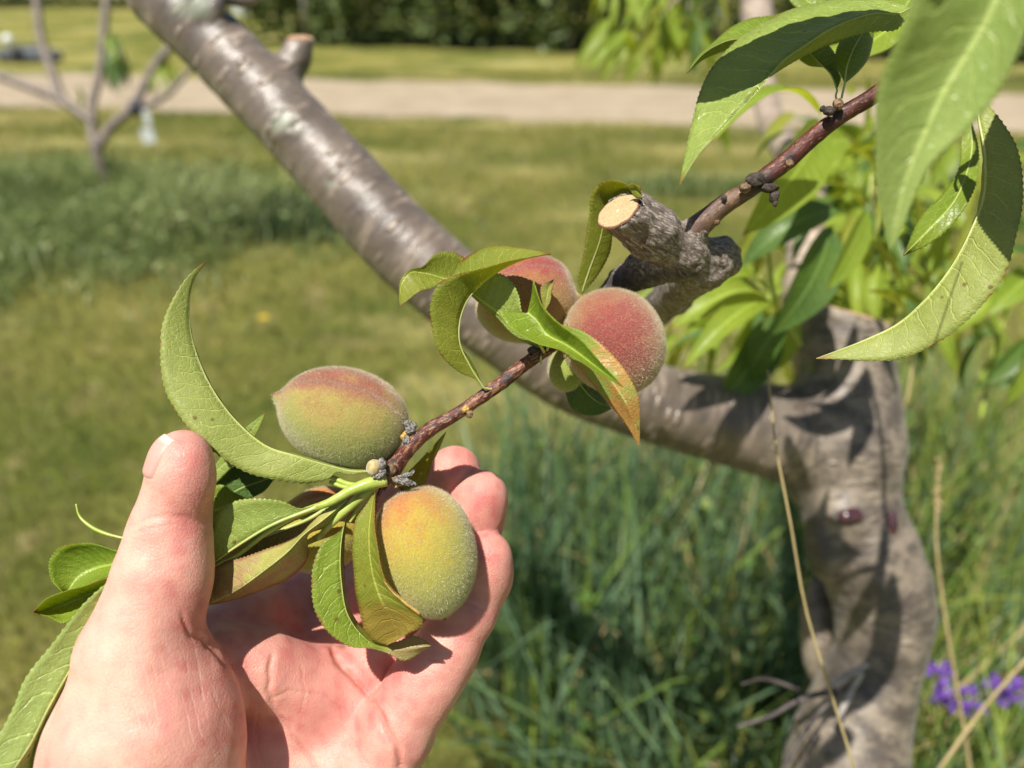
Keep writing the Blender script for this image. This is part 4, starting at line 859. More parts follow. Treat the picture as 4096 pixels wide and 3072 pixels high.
# leaf that arches over the upper peaches
LF(KF, [(1045, 838), (1030, 822), (990, 803), (948, 760), (931, 700), (931, 650), (945, 617), (975, 598), (1040, 580), (1110, 562), (1190, 548)],
   [(1045, 838), (1015, 790), (993, 740), (994, 690), (1010, 648), (1040, 615), (1085, 582), (1135, 560), (1190, 549)],
   [(1045, 838), (1018, 780), (985, 735), (975, 685), (968, 640), (975, 590), (1015, 550), (1065, 531), (1128, 536), (1190, 548)],
   [.268, .258, .254, .256, .262], [.268, .262, .262, .264, .263], [.268, .272, .276, .272, .264], mat='leaf_yellow', rib=2.0, petiole=[(500, 379, .272), (491, 389, .270)], nu=150)
LF(KF, [(1010, 560), (975, 543), (940, 549), (912, 576), (885, 582), (868, 600), (862, 660)], [(1010, 610), (960, 603), (915, 590), (888, 588), (872, 605), (862, 662)], [(1010, 612), (960, 606), (935, 622), (905, 632), (880, 650), (862, 663)], [.276, .270, .268, .268], [.276, .272, .268, .266], [.276, .268, .264, .264], mat='leaf_yellow', rib=1.2)
LF(None, [(541, 349), (528, 318), (522, 311), (519, 296), (511, 281), (502, 274), (485, 276), (465, 283)], [(541, 350), (520, 330), (500, 315), (475, 296), (462, 285)], [(540, 350), (524, 342), (510, 332), (497, 318), (478, 302), (462, 287)], [.276, .266, .266, .270], [.276, .272, .270, .272], [.276, .272, .272, .272], mat='leaf_top', rib=1.2, petiole=[(545, 352, .275)])
# the long red-tipped leaf and the twisted leaf in front of it
LF(None, [(552, 345), (556, 348), (578, 366), (600, 394), (626, 425), (639, 446)], [(552, 344), (562, 338), (584, 353), (606, 374), (625, 401), (635, 424), (639.5, 446)], [(552, 343), (558, 325), (575, 328), (595, 338.5), (612, 354), (629, 376), (638, 394.5), (640, 420), (639.5, 446)], [.270, .258, .254, .256], [.270, .252, .250, .256], [.270, .254, .250, .256], mat='leaf_red_tip', rib=1.2, nu=150, label='green leaf with orange red tip')
LF(None, [(498, 310), (506, 324), (527.5, 338.5), (561, 350), (595, 371), (623, 387)], [(527.5, 313), (536, 320), (546, 333.5), (566.5, 345), (595, 366), (623, 387)], [(533.5, 279), (542, 305), (558, 322), (578, 337), (600, 361), (623, 387)], [.262, .256, .250, .240, .230], [.264, .262, .254, .243, .230], [.258, .252, .248, .240, .230], mat='leaf_fresh', rib=1.2, wave=0.05, seed=3)
tube('petiole', [(544, 352, .274, 1.6), (540, 345, .268, 1.6), (533, 337, .262, 1.4), (527, 330, .261, 1.0)], M['midrib'], tree, 8); tube('petiole', [(547, 350, .274, 1.5), (549, 345, .270, 1.5), (552, 342, .266, 1.3)], M['midrib'], tree, 8)
LF(None, [(545, 310), (541, 298), (541, 286), (553, 279)], [(545, 310), (547, 298), (549, 289), (554, 279)], [(546, 310), (551, 300), (552, 290), (555, 280)], [.266, .262], [.266, .263], [.266, .262], mat='leaf_brown', rib=0.8, nu=60)
# behind the stub
LF(None, [(582, 293), (578, 283), (583, 255), (589, 215), (592, 192), (602, 182), (615, 180.5), (630, 186), (642, 197)], [(582, 292), (590, 268), (600, 240), (606, 212), (612, 194), (628, 188), (642, 198)], [(583, 293), (598, 275), (610, 252), (613, 225), (619, 202), (631, 193), (643, 199)], [.296, .290, .284, .276, .268], [.296, .292, .288, .284, .270], [.296, .296, .294, .286, .270], mat='leaf_yellow', rib=1.8)
LF(None, [(630, 190), (627, 186), (631, 183), (640, 186)], [(632, 193), (634, 190), (637, 190), (642, 196)], [(634, 196), (638, 198), (641, 198), (644, 198)], [.268, .264], [.268, .265], [.268, .264], mat='leaf_yellow', rib=0.6, nu=40)
# dark leaf under the red peach
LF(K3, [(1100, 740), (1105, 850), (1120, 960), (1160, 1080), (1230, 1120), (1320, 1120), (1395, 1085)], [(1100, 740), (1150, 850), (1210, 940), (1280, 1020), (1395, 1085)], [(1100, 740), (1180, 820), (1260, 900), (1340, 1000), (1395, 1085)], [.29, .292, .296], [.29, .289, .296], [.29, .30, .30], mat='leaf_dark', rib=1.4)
# top right
LF(K4, [(1150, 34), (1050, 0), (900, -12), (750, 10), (600, 50), (450, 130), (330, 230), (260, 320), (215, 420), (190, 520), (150, 700), (130, 822)], [(1150, 37), (1100, 60), (1000, 58), (900, 85), (780, 140), (690, 200), (600, 262), (480, 400), (330, 560), (200, 705), (130, 823)], [(1150, 60), (1090, 132), (1000, 140), (860, 172), (680, 250), (540, 335), (400, 455), (250, 645), (160, 760), (130, 825)], [.27, .284, .284, .276, .268], [.27, .262, .262, .264, .268], [.27, .267, .27, .27, .268], mat='leaf_top', rib=1.0, nu=170, camber=0.14, label='broad arched leaf at the top right, part in shadow', petiole=[(935, -20, .262), (925, -4, .266)])
LF(K4, [(640, 40), (540, 68), (450, 80), (380, 108), (290, 178), (200, 262), (163, 322)], [(640, 150), (560, 160), (450, 170), (330, 185), (240, 235), (163, 323)], [(640, 190), (520, 200), (400, 196), (330, 225), (240, 262), (164, 324)], [.300, .296, .29], [.296, .286, .288], [.304, .296, .29], mat='leaf_green', rib=0.9)
LF(K4, [(828, 400), (840, 330), (780, 300), (700, 290), (650, 250), (640, 200)], [(828, 400), (800, 330), (740, 270), (700, 230), (660, 190)], [(828, 400), (835, 300), (820, 240), (790, 200), (740, 160)], [.272, .284, .292], [.272, .280, .290], [.272, .284, .292], mat='leaf_green', rib=1.6, petiole=[(839, 105, .27), (836, 98, .270)])
LF(K4, [(862, 370), (830, 300), (820, 240), (850, 170), (900, 120), (990, 60)], [(862, 370), (870, 300), (890, 240), (920, 180), (960, 120), (992, 60)], [(862, 370), (920, 320), (960, 270), (985, 190), (990, 120), (993, 60)], [.270, .284, .296], [.270, .278, .292], [.270, .282, .296], mat='leaf_green', rib=1.8, petiole=[(840, 106, .268), (842, 96, .269)])
LF(K4, [(850, 100), (720, 60), (640, 30), (615, 0), (620, -60)], [(850, 100), (760, 40), (690, 0), (660, -40), (640, -80)], [(850, 100), (800, 20), (740, -30), (700, -60), (660, -90)], [.30, .31], mat='leaf_green', rib=1.0)
# unseen leaves added outside the frame on this twig, to shade those below
LF(None, [(985, -120, 0), (900, -190, 0), (800, -215, 0), (700, -170, 0), (640, -110, 0)], [(985, -120, 0), (900, -130, 0), (800, -140, 0), (710, -125, 0), (640, -110, 0)], [(985, -120, 0), (900, -85, 0), (800, -75, 0), (710, -88, 0), (640, -110, 0)], [.228, .226, .228], mat='leaf_green', rib=1.4, petiole=[(1010, -45, .235), (1000, -80, .232)])
LF(None, [(1075, -190, 0), (1040, -110, 0), (1036, -20, 0), (1050, 60, 0), (1062, 100, 0)], [(1080, -190, 0), (1075, -110, 0), (1072, -20, 0), (1068, 60, 0), (1062, 102, 0)], [(1085, -190, 0), (1110, -110, 0), (1108, -20, 0), (1085, 60, 0), (1063, 102, 0)], [.205, .200, .205], mat='leaf_green', rib=1.4, petiole=[(1060, -230, .21), (1070, -205, .207)])
tube('twig', [(1020, -50, .235, 5), (1040, -120, .225, 4.5), (1060, -230, .21, 4), (1075, -330, .20, 3)], M['twig'], tree, 14, noise=0.0002, nf=200, attrs=tw(768))
# leaves and twig added here, shaped so their shade falls on the trunk
def toward_sun(x, y, d, dc): q = P1(x, y, d); t = (d-dc)/(SUN@(-FW)); return q + SUN*t
for pts, wd in (([(868, 352), (862, 380), (838, 408), (808, 416), (782, 409)], 15), ([(868, 380), (866, 415), (858, 440), (848, 464)], 11), ([(866, 384), (845, 392), (824, 391), (808, 384)], 6)):
    q = crs(np.array([toward_sun(x, y, .535, .34) for x, y in pts]), 24); T_ = np.gradient(q, axis=0); T_ /= np.linalg.norm(T_, axis=1)[:, None]; s_ = np.cross(T_, SUN); u_ = np.linspace(0, 1, 24)
    w_ = (wd*.535/FPX*np.sin(math.pi*np.clip(u_, .02, .98)**0.8)**0.8)[:, None]
    Vq = np.stack([q-s_*w_, q-s_*w_*0.5+SUN*w_*0.1, q+SUN*w_*0.05, q+s_*w_*0.5+SUN*w_*0.1, q+s_*w_], 1).reshape(-1, 3); ii, jj = np.meshgrid(np.arange(23), np.arange(4), indexing='ij')
    mesh('leaf', Vq, np.stack([ii*5+jj, ii*5+jj+1, (ii+1)*5+jj+1, (ii+1)*5+jj], 2).reshape(-1, 4), M['leaf_green'], tree, uv=np.stack([np.repeat(u_, 5), np.tile(np.linspace(0, 1, 5), 24)], 1))
q0, q1 = toward_sun(866, 384, .535, .34), toward_sun(868, 350, .535, .34); q2 = P1(1060, -230, .21)
tube('twig', [(*(q0*0.7+q1*0.3), 0.0012), (*q1, 0.0014), (*(q1*0.5+q2*0.5+[0, 0, 0.02]), 0.0016), (*q2, 0.0018)], M['twig'], tree, 10, raw=True, attrs=tw(768))
# big blurred leaf near the lens
LF(K4, [(1330, -260), (1180, -60), (1130, 100), (1055, 260), (1010, 380), (996, 560), (1000, 800), (1020, 940), (1050, 1060), (1062, 1112)], [(1640, -260), (1560, -60), (1490, 90), (1400, 245), (1320, 370), (1230, 560), (1140, 780), (1090, 960), (1062, 1112)], [(1800, -200), (1760, -60), (1680, 100), (1600, 300), (1500, 470), (1380, 600), (1250, 720), (1180, 850), (1120, 1000), (1063, 1113)], [.15, .158, .168, .178], [.158, .166, .172, .178], [.152, .160, .170, .178], mat='leaf_near', rib=1.8, camber=0.10, ripple=0.004, label='large blurred leaf close to the lens, top right', petiole=[(1060, -150, .17), (1040, -100, .165)])
# the long curved leaf and its dark neighbour at the right
LF(K4, [(1440, 400), (1490, 455), (1560, 540), (1620, 640), (1648, 760), (1650, 900), (1620, 1050), (1570, 1220), (1480, 1340), (1380, 1440), (1250, 1530), (1100, 1590), (970, 1598), (850, 1592), (735, 1588)], [(1440, 400), (1455, 530), (1484, 700), (1470, 900), (1430, 1000), (1335, 1180), (1222, 1322), (1085, 1440), (960, 1500), (735, 1587)], [(1440, 400), (1460, 540), (1480, 705), (1462, 905), (1440, 1030), (1345, 1210), (1235, 1345), (1090, 1455), (960, 1515), (735, 1588)], [.268, .256, .248, .252, .262, .272], [.268, .262, .260, .262, .268, .272], [.268, .272, .276, .276, .276, .273], mat='leaf_pale', rib=2.6, nu=170, camber=0.10, label='long curved pale leaf at the right with a patch of shade', petiole=[(985, 60, .25), (978, 75, .258)])
LF(K4, [(1405, 520), (1380, 600), (1360, 760), (1290, 862), (1200, 955), (1120, 1130)], [(1410, 520), (1425, 640), (1400, 770), (1340, 900), (1240, 1010), (1120, 1131)], [(1420, 530), (1452, 640), (1455, 752), (1420, 872), (1350, 982), (1250, 1072), (1120, 1132)], [.300, .292, .290], [.300, .286, .286], [.300, .282, .288], mat='leaf_green', rib=1.4)
# leaves in and round the hand
LF(K1, [(1300, 410), (1200, 435), (1140, 408), (1050, 397), (950, 405), (880, 450), (852, 520), (830, 600), (800, 690)], [(1300, 420), (1250, 440), (1100, 500), (950, 590), (850, 660), (790, 700)], [(1300, 425), (1255, 450), (1115, 522), (980, 600), (870, 670), (790, 705)], [.262, .256, .256, .262], [.262, .258, .258, .262], [.262, .266, .268, .268], mat='leaf_top', rib=4.0, camber=0.12, seed=5)
LF(K1, [(1330, 420), (1240, 470), (1130, 530), (1000, 590), (880, 670), (830, 690)], [(1330, 425), (1240, 480), (1140, 520), (1000, 575), (900, 630), (830, 690)], [(1330, 430), (1250, 500), (1150, 590), (1040, 640), (920, 690), (830, 700)], [.272, .274], [.272, .271], [.274, .284], mat='leaf_dark', rib=4.0)
LF(K1, [(1400, 392), (1320, 432), (1255, 490), (1205, 540), (1150, 570), (1060, 605), (960, 637), (870, 657), (770, 740)], [(1400, 400), (1300, 482), (1215, 548), (1168, 600), (1060, 688), (950, 766), (850, 816), (770, 834)], [(1400, 410), (1330, 500), (1240, 550), (1242, 620), (1180, 700), (1080, 757), (950, 795), (850, 825), (770, 836)], [.266, .262, .260, .266], [.266, .256, .256, .262], [.266, .268, .270, .270], mat='leaf_brown', rib=0.9, nu=140, wave=0.06, seed=2, label='yellowing leaf with brown torn rim')
LF(K1, [(1395, 450), (1375, 520), (1300, 572), (1262, 650), (1252, 745), (1270, 860), (1330, 945), (1410, 992), (1500, 1000), (1560, 1020), (1620, 1050), (1732, 990)], [(1398, 450), (1380, 520), (1368, 640), (1374, 740), (1398, 862), (1445, 935), (1510, 988), (1580, 1005), (1650, 1000), (1732, 989)], [(1400, 450), (1390, 520), (1384, 640), (1388, 740), (1412, 850), (1465, 925), (1530, 975), (1600, 970), (1660, 948), (1700, 960), (1732, 988)], [.268, .262, .258, .262, .266], [.268, .264, .262, .264, .262], [.268, .270, .270, .266, .264], mat='leaf_tipped', rib=1.0, nu=150, camber=0.14, seed=8, label='curved bright green leaf with browned curled tip')
LF(K1, [(1505, 370), (1480, 410), (1432, 480), (1418, 600), (1425, 750), (1450, 880), (1500, 970), (1555, 986)], [(1506, 370), (1496, 430), (1485, 560), (1500, 700), (1535, 810), (1580, 890), (1600, 950), (1556, 986)], [(1508, 370), (1508, 430), (1512, 560), (1535, 670), (1562, 745), (1620, 802), (1700, 872), (1700, 905), (1650, 935), (1557, 987)], [.266, .260, .260, .264], [.266, .256, .254, .260], [.264, .252, .248, .252, .260], mat='leaf_flap', rib=0.5, nu=140, wave=0.06, seed=4)
tube('leaf_rim', [(375, 517, .262, 1.3), (375.5, 540, .256, 1.5), (380, 566, .252, 1.4), (387, 584, .250, 1.5), (402, 600, .2495, 1.4), (420, 614, .2505, 1.6)], M['stalk'], tree, 8, noise=0.00012, nf=400)
LF(K1, [(845, 290), (900, 215), (990, 110), (1066, 52)], [(845, 310), (930, 230), (1015, 120), (1066, 53)], [(845, 360), (950, 250), (1035, 130), (1067, 54)], [.285, .282, .28], mat='leaf_top', rib=1.0)
LF(K1, [(1110, 300), (1040, 280), (950, 262), (900, 300), (850, 360), (820, 440)], [(1110, 305), (1040, 330), (960, 360), (900, 400), (820, 450)], [(1110, 310), (1060, 370), (1000, 400), (920, 440), (820, 460)], [.292, .287, .287], mat='leaf_dark', rib=1.2)
LF(K1, [(1000, 400), (940, 370), (890, 340), (850, 350), (800, 400)], [(1000, 410), (930, 420), (870, 440), (800, 450)], [(1000, 420), (950, 470), (900, 560), (820, 560), (780, 540)], [.280, .279], mat='leaf_green', rib=1.0)
LF(K1, [(520, 600), (460, 602), (400, 580), (330, 572), (240, 590), (200, 640), (205, 720), (260, 780)], [(530, 640), (460, 660), (380, 680), (320, 710), (265, 782)], [(530, 690), (450, 705), (380, 730), (320, 760), (268, 784)], [.272, .268, .266], [.272, .274, .270], [.272, .266, .268], mat='leaf_fresh', rib=0.8, camber=0.2, wave=0.08)
LF(K1, [(520, 690), (430, 715), (350, 745), (260, 770), (180, 805), (134, 852)], [(520, 720), (430, 750), (340, 790), (240, 830), (160, 855), (135, 856)], [(520, 740), (400, 770), (330, 830), (250, 898), (190, 870), (136, 858)], [.262, .258, .260], [.262, .272, .266], [.262, .262, .262], mat='leaf_fresh', rib=0.8, camber=0.15)
LF(K1, [(560, 640), (460, 710), (350, 805), (210, 980), (90, 1140), (60, 1220), (10, 1320), (-120, 1520), (-160, 1640)], [(570, 700), (470, 800), (380, 930), (280, 1090), (200, 1230), (100, 1420), (-10, 1560), (-160, 1650)], [(580, 760), (500, 880), (420, 1000), (330, 1180), (250, 1350), (150, 1520), (0, 1650), (-160, 1660)], [.250, .238, .225], [.254, .240, .225], [.258, .248, .232], mat='leaf_near', rib=2.2, camber=0.16, label='long blurred leaf behind the wrist at the bottom left')
tube('tendril', [(76, 504, .272, 0.9), (79, 515, .272, 1.2), (90, 526, .271, 1.7), (104, 533, .270, 1.8), (118, 537, .270, 1.4), (140, 540, .27, 1.4)], M['green_stem'], tree, 8)
LF(K1, [(1795, 125), (1750, 175), (1690, 240), (1640, 290), (1600, 330)], [(1795, 125), (1765, 200), (1710, 290), (1650, 340), (1600, 350)], [(1796, 125), (1755, 180), (1735, 260), (1710, 340), (1680, 420)], [.276, .288, .290], [.276, .286, .288], [.276, .283, .286], mat='leaf_yellow', rib=0.8, camber=0.05)


# ---------------- leafy shoots behind, right: each leaf from base to tip
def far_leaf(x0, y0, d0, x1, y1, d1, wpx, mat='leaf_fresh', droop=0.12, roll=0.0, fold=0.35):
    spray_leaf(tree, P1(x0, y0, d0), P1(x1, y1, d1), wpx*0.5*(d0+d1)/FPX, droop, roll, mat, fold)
R4 = lambda x, y: (650+0.226*x, 0.226*y)
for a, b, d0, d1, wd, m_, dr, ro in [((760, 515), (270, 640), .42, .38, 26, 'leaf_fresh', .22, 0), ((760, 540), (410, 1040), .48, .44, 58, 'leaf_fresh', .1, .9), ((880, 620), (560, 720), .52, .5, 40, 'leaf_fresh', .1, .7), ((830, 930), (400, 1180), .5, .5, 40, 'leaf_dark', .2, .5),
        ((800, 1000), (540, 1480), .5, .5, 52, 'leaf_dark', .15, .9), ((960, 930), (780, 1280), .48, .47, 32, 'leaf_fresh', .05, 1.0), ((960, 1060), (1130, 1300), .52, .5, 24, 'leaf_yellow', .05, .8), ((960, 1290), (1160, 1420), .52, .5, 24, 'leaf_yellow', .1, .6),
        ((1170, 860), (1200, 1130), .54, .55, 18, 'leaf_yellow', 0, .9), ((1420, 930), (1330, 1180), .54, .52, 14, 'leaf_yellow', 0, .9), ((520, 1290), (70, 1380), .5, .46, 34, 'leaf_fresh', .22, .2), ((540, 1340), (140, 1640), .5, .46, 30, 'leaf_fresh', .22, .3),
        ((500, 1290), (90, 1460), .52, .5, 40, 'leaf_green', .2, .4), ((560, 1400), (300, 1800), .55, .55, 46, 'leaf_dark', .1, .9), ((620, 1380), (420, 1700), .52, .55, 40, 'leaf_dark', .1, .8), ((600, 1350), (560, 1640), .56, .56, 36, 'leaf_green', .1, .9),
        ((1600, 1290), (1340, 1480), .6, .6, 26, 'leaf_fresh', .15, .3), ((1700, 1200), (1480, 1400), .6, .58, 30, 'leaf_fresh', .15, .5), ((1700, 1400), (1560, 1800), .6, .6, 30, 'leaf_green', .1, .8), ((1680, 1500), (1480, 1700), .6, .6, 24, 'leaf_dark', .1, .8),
        ((850, 640), (1010, 760), .6, .6, 24, 'leaf_yellow', .1, .5), ((900, 700), (700, 800), .6, .6, 26, 'leaf_green', .1, .5), ((880, 820), (640, 830), .6, .6, 22, 'leaf_yellow', .1, .3), ((1220, 1500), (1200, 1640), .6, .6, 10, 'leaf_yellow', 0, .8),
        ((900, 420), (870, 380), .6, .6, 10, 'leaf_yellow', 0, .8), ((960, 330), (940, 620), .6, .62, 9, 'leaf_yellow', 0.05, .8), ((980, 1380), (800, 1480), .62, .6, 22, 'leaf_yellow', .1, .4), ((1000, 1120), (980, 1400), .62, .6, 26, 'leaf_green', .1, .8), ((1280, 950), (1200, 1250), .6, .6, 24, 'leaf_fresh', .1, .8)]:
    far_leaf(*R4(*a), d0, *R4(*b), d1, wd, m_, dr, ro)
rr_ = random.Random(5)
for i in range(120):          # heart of the shoots, its inner shade painted as dark leaf colour, and bright narrow leaves in front of it
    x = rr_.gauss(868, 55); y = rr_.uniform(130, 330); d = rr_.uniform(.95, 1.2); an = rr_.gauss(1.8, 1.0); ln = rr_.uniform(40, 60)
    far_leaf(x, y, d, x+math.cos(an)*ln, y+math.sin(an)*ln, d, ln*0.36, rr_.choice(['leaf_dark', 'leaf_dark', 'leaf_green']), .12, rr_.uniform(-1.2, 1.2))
for i in range(125):
    x = rr_.gauss(892, 56) if i % 3 else rr_.gauss(740, 34); y = rr_.uniform(120, 310) if i % 3 else rr_.uniform(285, 345); d = rr_.uniform(.56, .72); an = rr_.gauss(1.7, 0.8) if i % 3 else rr_.gauss(2.3, 0.5); ln = rr_.uniform(42, 82)
    far_leaf(x, y, d, x+math.cos(an)*ln, y+math.sin(an)*ln, d+rr_.uniform(-.04, .04), ln*0.22, rr_.choice(['leaf_fresh', 'leaf_yellow', 'leaf_fresh', 'leaf_green', 'leaf_dark']), .14, rr_.uniform(-1.0, 1.0))
for i in range(90):           # further back in the same shoots
    x = rr_.gauss(875, 62); y = rr_.uniform(110, 330); d = rr_.uniform(.72, 1.0); an = rr_.gauss(1.9, 0.9); ln = rr_.uniform(45, 85)*.62/d
    far_leaf(x, y, d, x+math.cos(an)*ln, y+math.sin(an)*ln, d+rr_.uniform(-.05, .05), ln*0.27, rr_.choice(['leaf_fresh', 'leaf_green', 'leaf_green', 'leaf_yellow', 'leaf_dark']), .12, rr_.uniform(-1.2, 1.2))
for i in range(26):
    x = rr_.uniform(985, 1080); y = rr_.uniform(230, 400); d = rr_.uniform(.7, .95); an = rr_.gauss(2.0, 0.6); ln = rr_.uniform(50, 80)*.7/d
    far_leaf(x, y, d, x+math.cos(an)*ln, y+math.sin(an)*ln, d, ln*0.26, rr_.choice(['leaf_fresh', 'leaf_green', 'leaf_dark']), .12, rr_.uniform(-1, 1))
for q in ([(880, 330, .8, 2.5), (870, 250, .8, 2.2), (872, 180, .8, 2), (905, 110, .82, 1.6)], [(980, 420, .75, 2.2), (1000, 330, .75, 2), (1040, 250, .8, 1.6)], [(800, 345, .55, 3), (775, 300, .52, 2.6), (768, 250, .5, 2.2)], [(905, 120, .6, 1.4), (893, 200, .6, 1.6), (884, 240, .6, 1.6)]):
    tube('shoot', q, M['green_stem'], tree, 8)
# hanging leaves at the top centre
for i in range(62):
    x = min(712, max(606, rr_.gauss(662, 30))); y = rr_.uniform(-30, 38) - abs(x-662)*0.1; d = rr_.uniform(.95, 1.2); an = rr_.gauss(1.75, 0.45); ln = rr_.uniform(34, 62)
    far_leaf(x, y, d, x+math.cos(an)*ln, y+math.sin(an)*ln, d+rr_.uniform(-.05, .05), ln*0.24, rr_.choice(['leaf_fresh', 'leaf_fresh', 'leaf_green', 'leaf_yellow', 'leaf_dark']), .1, rr_.uniform(-1.3, 1.3))
for x, y, x1, y1 in ((630, 30, 584, 72), (622, 34, 600, 82), (640, 40, 625, 84), (700, 30, 716, 74), (680, 36, 690, 80), (655, 40, 652, 88), (610, 18, 574, 70)): far_leaf(x, y, 1.0, x1, y1, 1.0, 15, rr_.choice(['leaf_green', 'leaf_fresh']), .1, .8)
for q in ([(756, -40, 1.05, 4), (700, -20, 1.05, 3.4), (665, 12, 1.05, 2.6), (640, 38, 1.05, 1.8)], [(700, -20, 1.05, 2.6), (690, 10, 1.05, 2), (702, 34, 1.05, 1.4)]): tube('shoot', q, M['bark_far'], tree, 8)
# dead twigs at the foot
for q, m_ in (([(737, 727, .53, 1.6), (770, 716, .53, 2.2), (800, 700, .53, 2.6), (836, 690, .53, 3.0)], 'dead'), ([(776, 780, .525, 2), (800, 740, .525, 2.4), (818, 714, .525, 2.2), (838, 694, .525, 2.2)], 'dead'), ([(790, 790, .525, 1.6), (808, 752, .525, 1.8), (822, 722, .525, 2)], 'dead'),
              ([(862, 672, .525, 2.6), (850, 694, .525, 3.0), (842, 710, .525, 3.4), (838, 722, .525, 2.0)], 'deadpale'), ([(868, 664, .525, 2.6), (846, 676, .525, 2.8), (826, 690, .525, 2.4)], 'deadpale'), ([(800, 690, .525, 2.4), (770, 680, .525, 1.8), (742, 684, .5, 1.2)], 'dead')):
    tube('dead_twig', q, M[m_], tree, 8, noise=0.0002, nf=80)

# ================================================================== PEACHES
def peach(px, py, d, la, lb, axis, sut, blush_dir, blush, label, mat, fuzz=26000, stalk=None, squash=0.96, tip=0.0, off=0.0, soft=1.1):
    """axis: camera-space direction stem -> tip; sut: direction of the suture; la/lb half length/width in pixels"""
    c = P1(px, py, d); La, Lb = la*d/FPX, lb*d/FPX
    a = dirw(axis); b = dirw(sut); b = b-(b@a)*a; b /= np.linalg.norm(b); e = np.cross(a, b)
    nt_, nph = 84, 112; th = np.linspace(0, math.pi, nt_+1); ph = np.linspace(0, 2*math.pi, nph, endpoint=False)
    T, Q = np.meshgrid(th, ph, indexing='ij'); dphi = np.minimum(Q, 2*math.pi-Q)
    z = -np.cos(T); r = np.sin(T)*(1+0.05*np.cos(T)) + 0.0
    r = r*(1 - 0.045*np.exp(-(dphi/0.11)**2)*np.sin(T)**0.5 + 0.03*np.exp(-((dphi-0.35)/0.25)**2))
    z = z + tip*np.exp(-((math.pi-T)/0.15)**2) + 0.08*np.exp(-(T/0.28)**2)
    X = (a*(z*La)[..., None] + b*(r*Lb*np.cos(Q))[..., None] + e*(r*Lb*squash*np.sin(Q))[..., None]).reshape(-1, 3)
    X *= (1+0.012*vnoise(X, 45, int(px), 2))[:, None]; V = X + c; m = nph
    i, j = np.meshgrid(np.arange(nt_), np.arange(nph), indexing='ij'); j2 = (j+1) % nph
    F = np.stack([i*m+j, i*m+j2, (i+1)*m+j2, (i+1)*m+j], 2).reshape(-1, 4)
    N = vnormals(V, F)
    bd = dirw(blush_dir); bl = np.clip((N@bd + off)*soft, -1, 1)*0.5+0.5; bl = bl*blush
    if sut is not None: bl = bl + 0.12*np.exp(-(dphi.ravel()/0.16)**2)*(bl > 0.25)
    o = mesh('peach', V, F, M[mat], loc=c, attrs={'blush': bl}, label=label)
    tag(o, label, 'peach', 'young peaches on the twig')
    # fuzz: short fine hairs
    A = V[F]; area = np.linalg.norm(np.cross(A[:, 2]-A[:, 0], A[:, 3]-A[:, 1]), axis=1); k = RNG.choice(len(F), fuzz, p=area/area.sum())
    uu, vv = RNG.uniform(0, 1, (2, fuzz, 1)); B = A[k]; p0 = (B[:, 0]*(1-uu)+B[:, 1]*uu)*(1-vv)+(B[:, 3]*(1-uu)+B[:, 2]*uu)*vv
    n_ = N[F[k, 0]]; lay = RNG.normal(size=(fuzz, 3))*0.55 + a*0.35; dr = n_ + lay; dr /= np.linalg.norm(dr, axis=1)[:, None]
    ln = RNG.uniform(0.0005, 0.00115, fuzz)[:, None]; sd_ = np.cross(dr, RNG.normal(size=(fuzz, 3))); sd_ /= np.linalg.norm(sd_, axis=1)[:, None]; wd = 0.000018
    mid = p0 + dr*ln*0.55; tp = mid + (dr + RNG.normal(size=(fuzz, 3))*0.35 - n_*0.15)*ln*0.5
    HV = np.stack([p0-sd_*wd, p0+sd_*wd, mid+sd_*wd*0.8, mid-sd_*wd*0.8, tp], 1).reshape(-1, 3); q = (np.arange(fuzz)*5)[:, None]
    HF = (q+np.array([0, 1, 2])).tolist() + (q+np.array([0, 2, 3])).tolist() + (q+np.array([3, 2, 4])).tolist()
    mesh('fuzz', HV, np.array(HF), M['fuzz'], o, kind='stuff')
    if tip: blob('style_tip', c + a*(La*(1+tip)), np.array([0.0007, 0.0007, 0.0009]), M['knob'], o, 3, 0.3)
    if stalk:
        s0, s1 = P1(*stalk[0]), P1(*stalk[1]); V2, F2, ax2 = tube_geo(crs(np.array([s0, (s0+s1)/2, s1]), 8), np.linspace(stalk[2], stalk[3], 8)*d/FPX, 16, True, 0.0002, 300, 4)
        mesh('stalk', V2, fixF(F2), M['stalk'], o)
    return o
def calyx(o, items):
    for i, (x, y, d, rx, ry, rot) in enumerate(items):
        cr, sr = math.cos(rot), math.sin(rot)
        blob('calyx_lobe', P1(x, y, d), np.array([rx, ry, min(rx, ry)*0.6])*d/FPX, M['calyx'], o, 70+i, 0.55, 2.2, (32, 22), axes=np.array([RX*cr+UP*sr, -RX*sr+UP*cr, -FW]))
M['peach_green'] = peach_mat('peach_green', (0.25, 0.32, 0.055), (0.38, 0.30, 0.08), (0.30, 0.10, 0.065), (0.34, 0.80), 1)
M['peach_gold'] = peach_mat('peach_gold', (0.33, 0.39, 0.06), (0.46, 0.36, 0.05), (0.48, 0.17, 0.05), (0.30, 0.85), 2)
M['peach_red'] = peach_mat('peach_red', (0.34, 0.31, 0.06), (0.37, 0.20, 0.075), (0.29, 0.055, 0.05), (0.26, 0.80), 3)
p1 = peach(344, 418, .277, 65, 50.5, (-.95, .30, .10), (.10, .74, .66), (.0, 1, .12), 0.85, 'green peach with a purple brown top and pointed tip, held above the thumb', 'peach_green', 80000, ((410, 432, .275), (402, 428, .275), 4, 4.5), tip=0.12, off=-0.12, soft=1.3)
calyx(p1, [(408, 424, .272, 3.5, 3.5, 0), (410, 430, .270, 4.5, 3.5, .4), (407, 441, .270, 3.6, 4.5, .2), (404, 447, .271, 2.6, 3.6, 0), (413, 427, .271, 3, 4.5, -.3), (411, 437, .272, 3.4, 3.4, 0)])
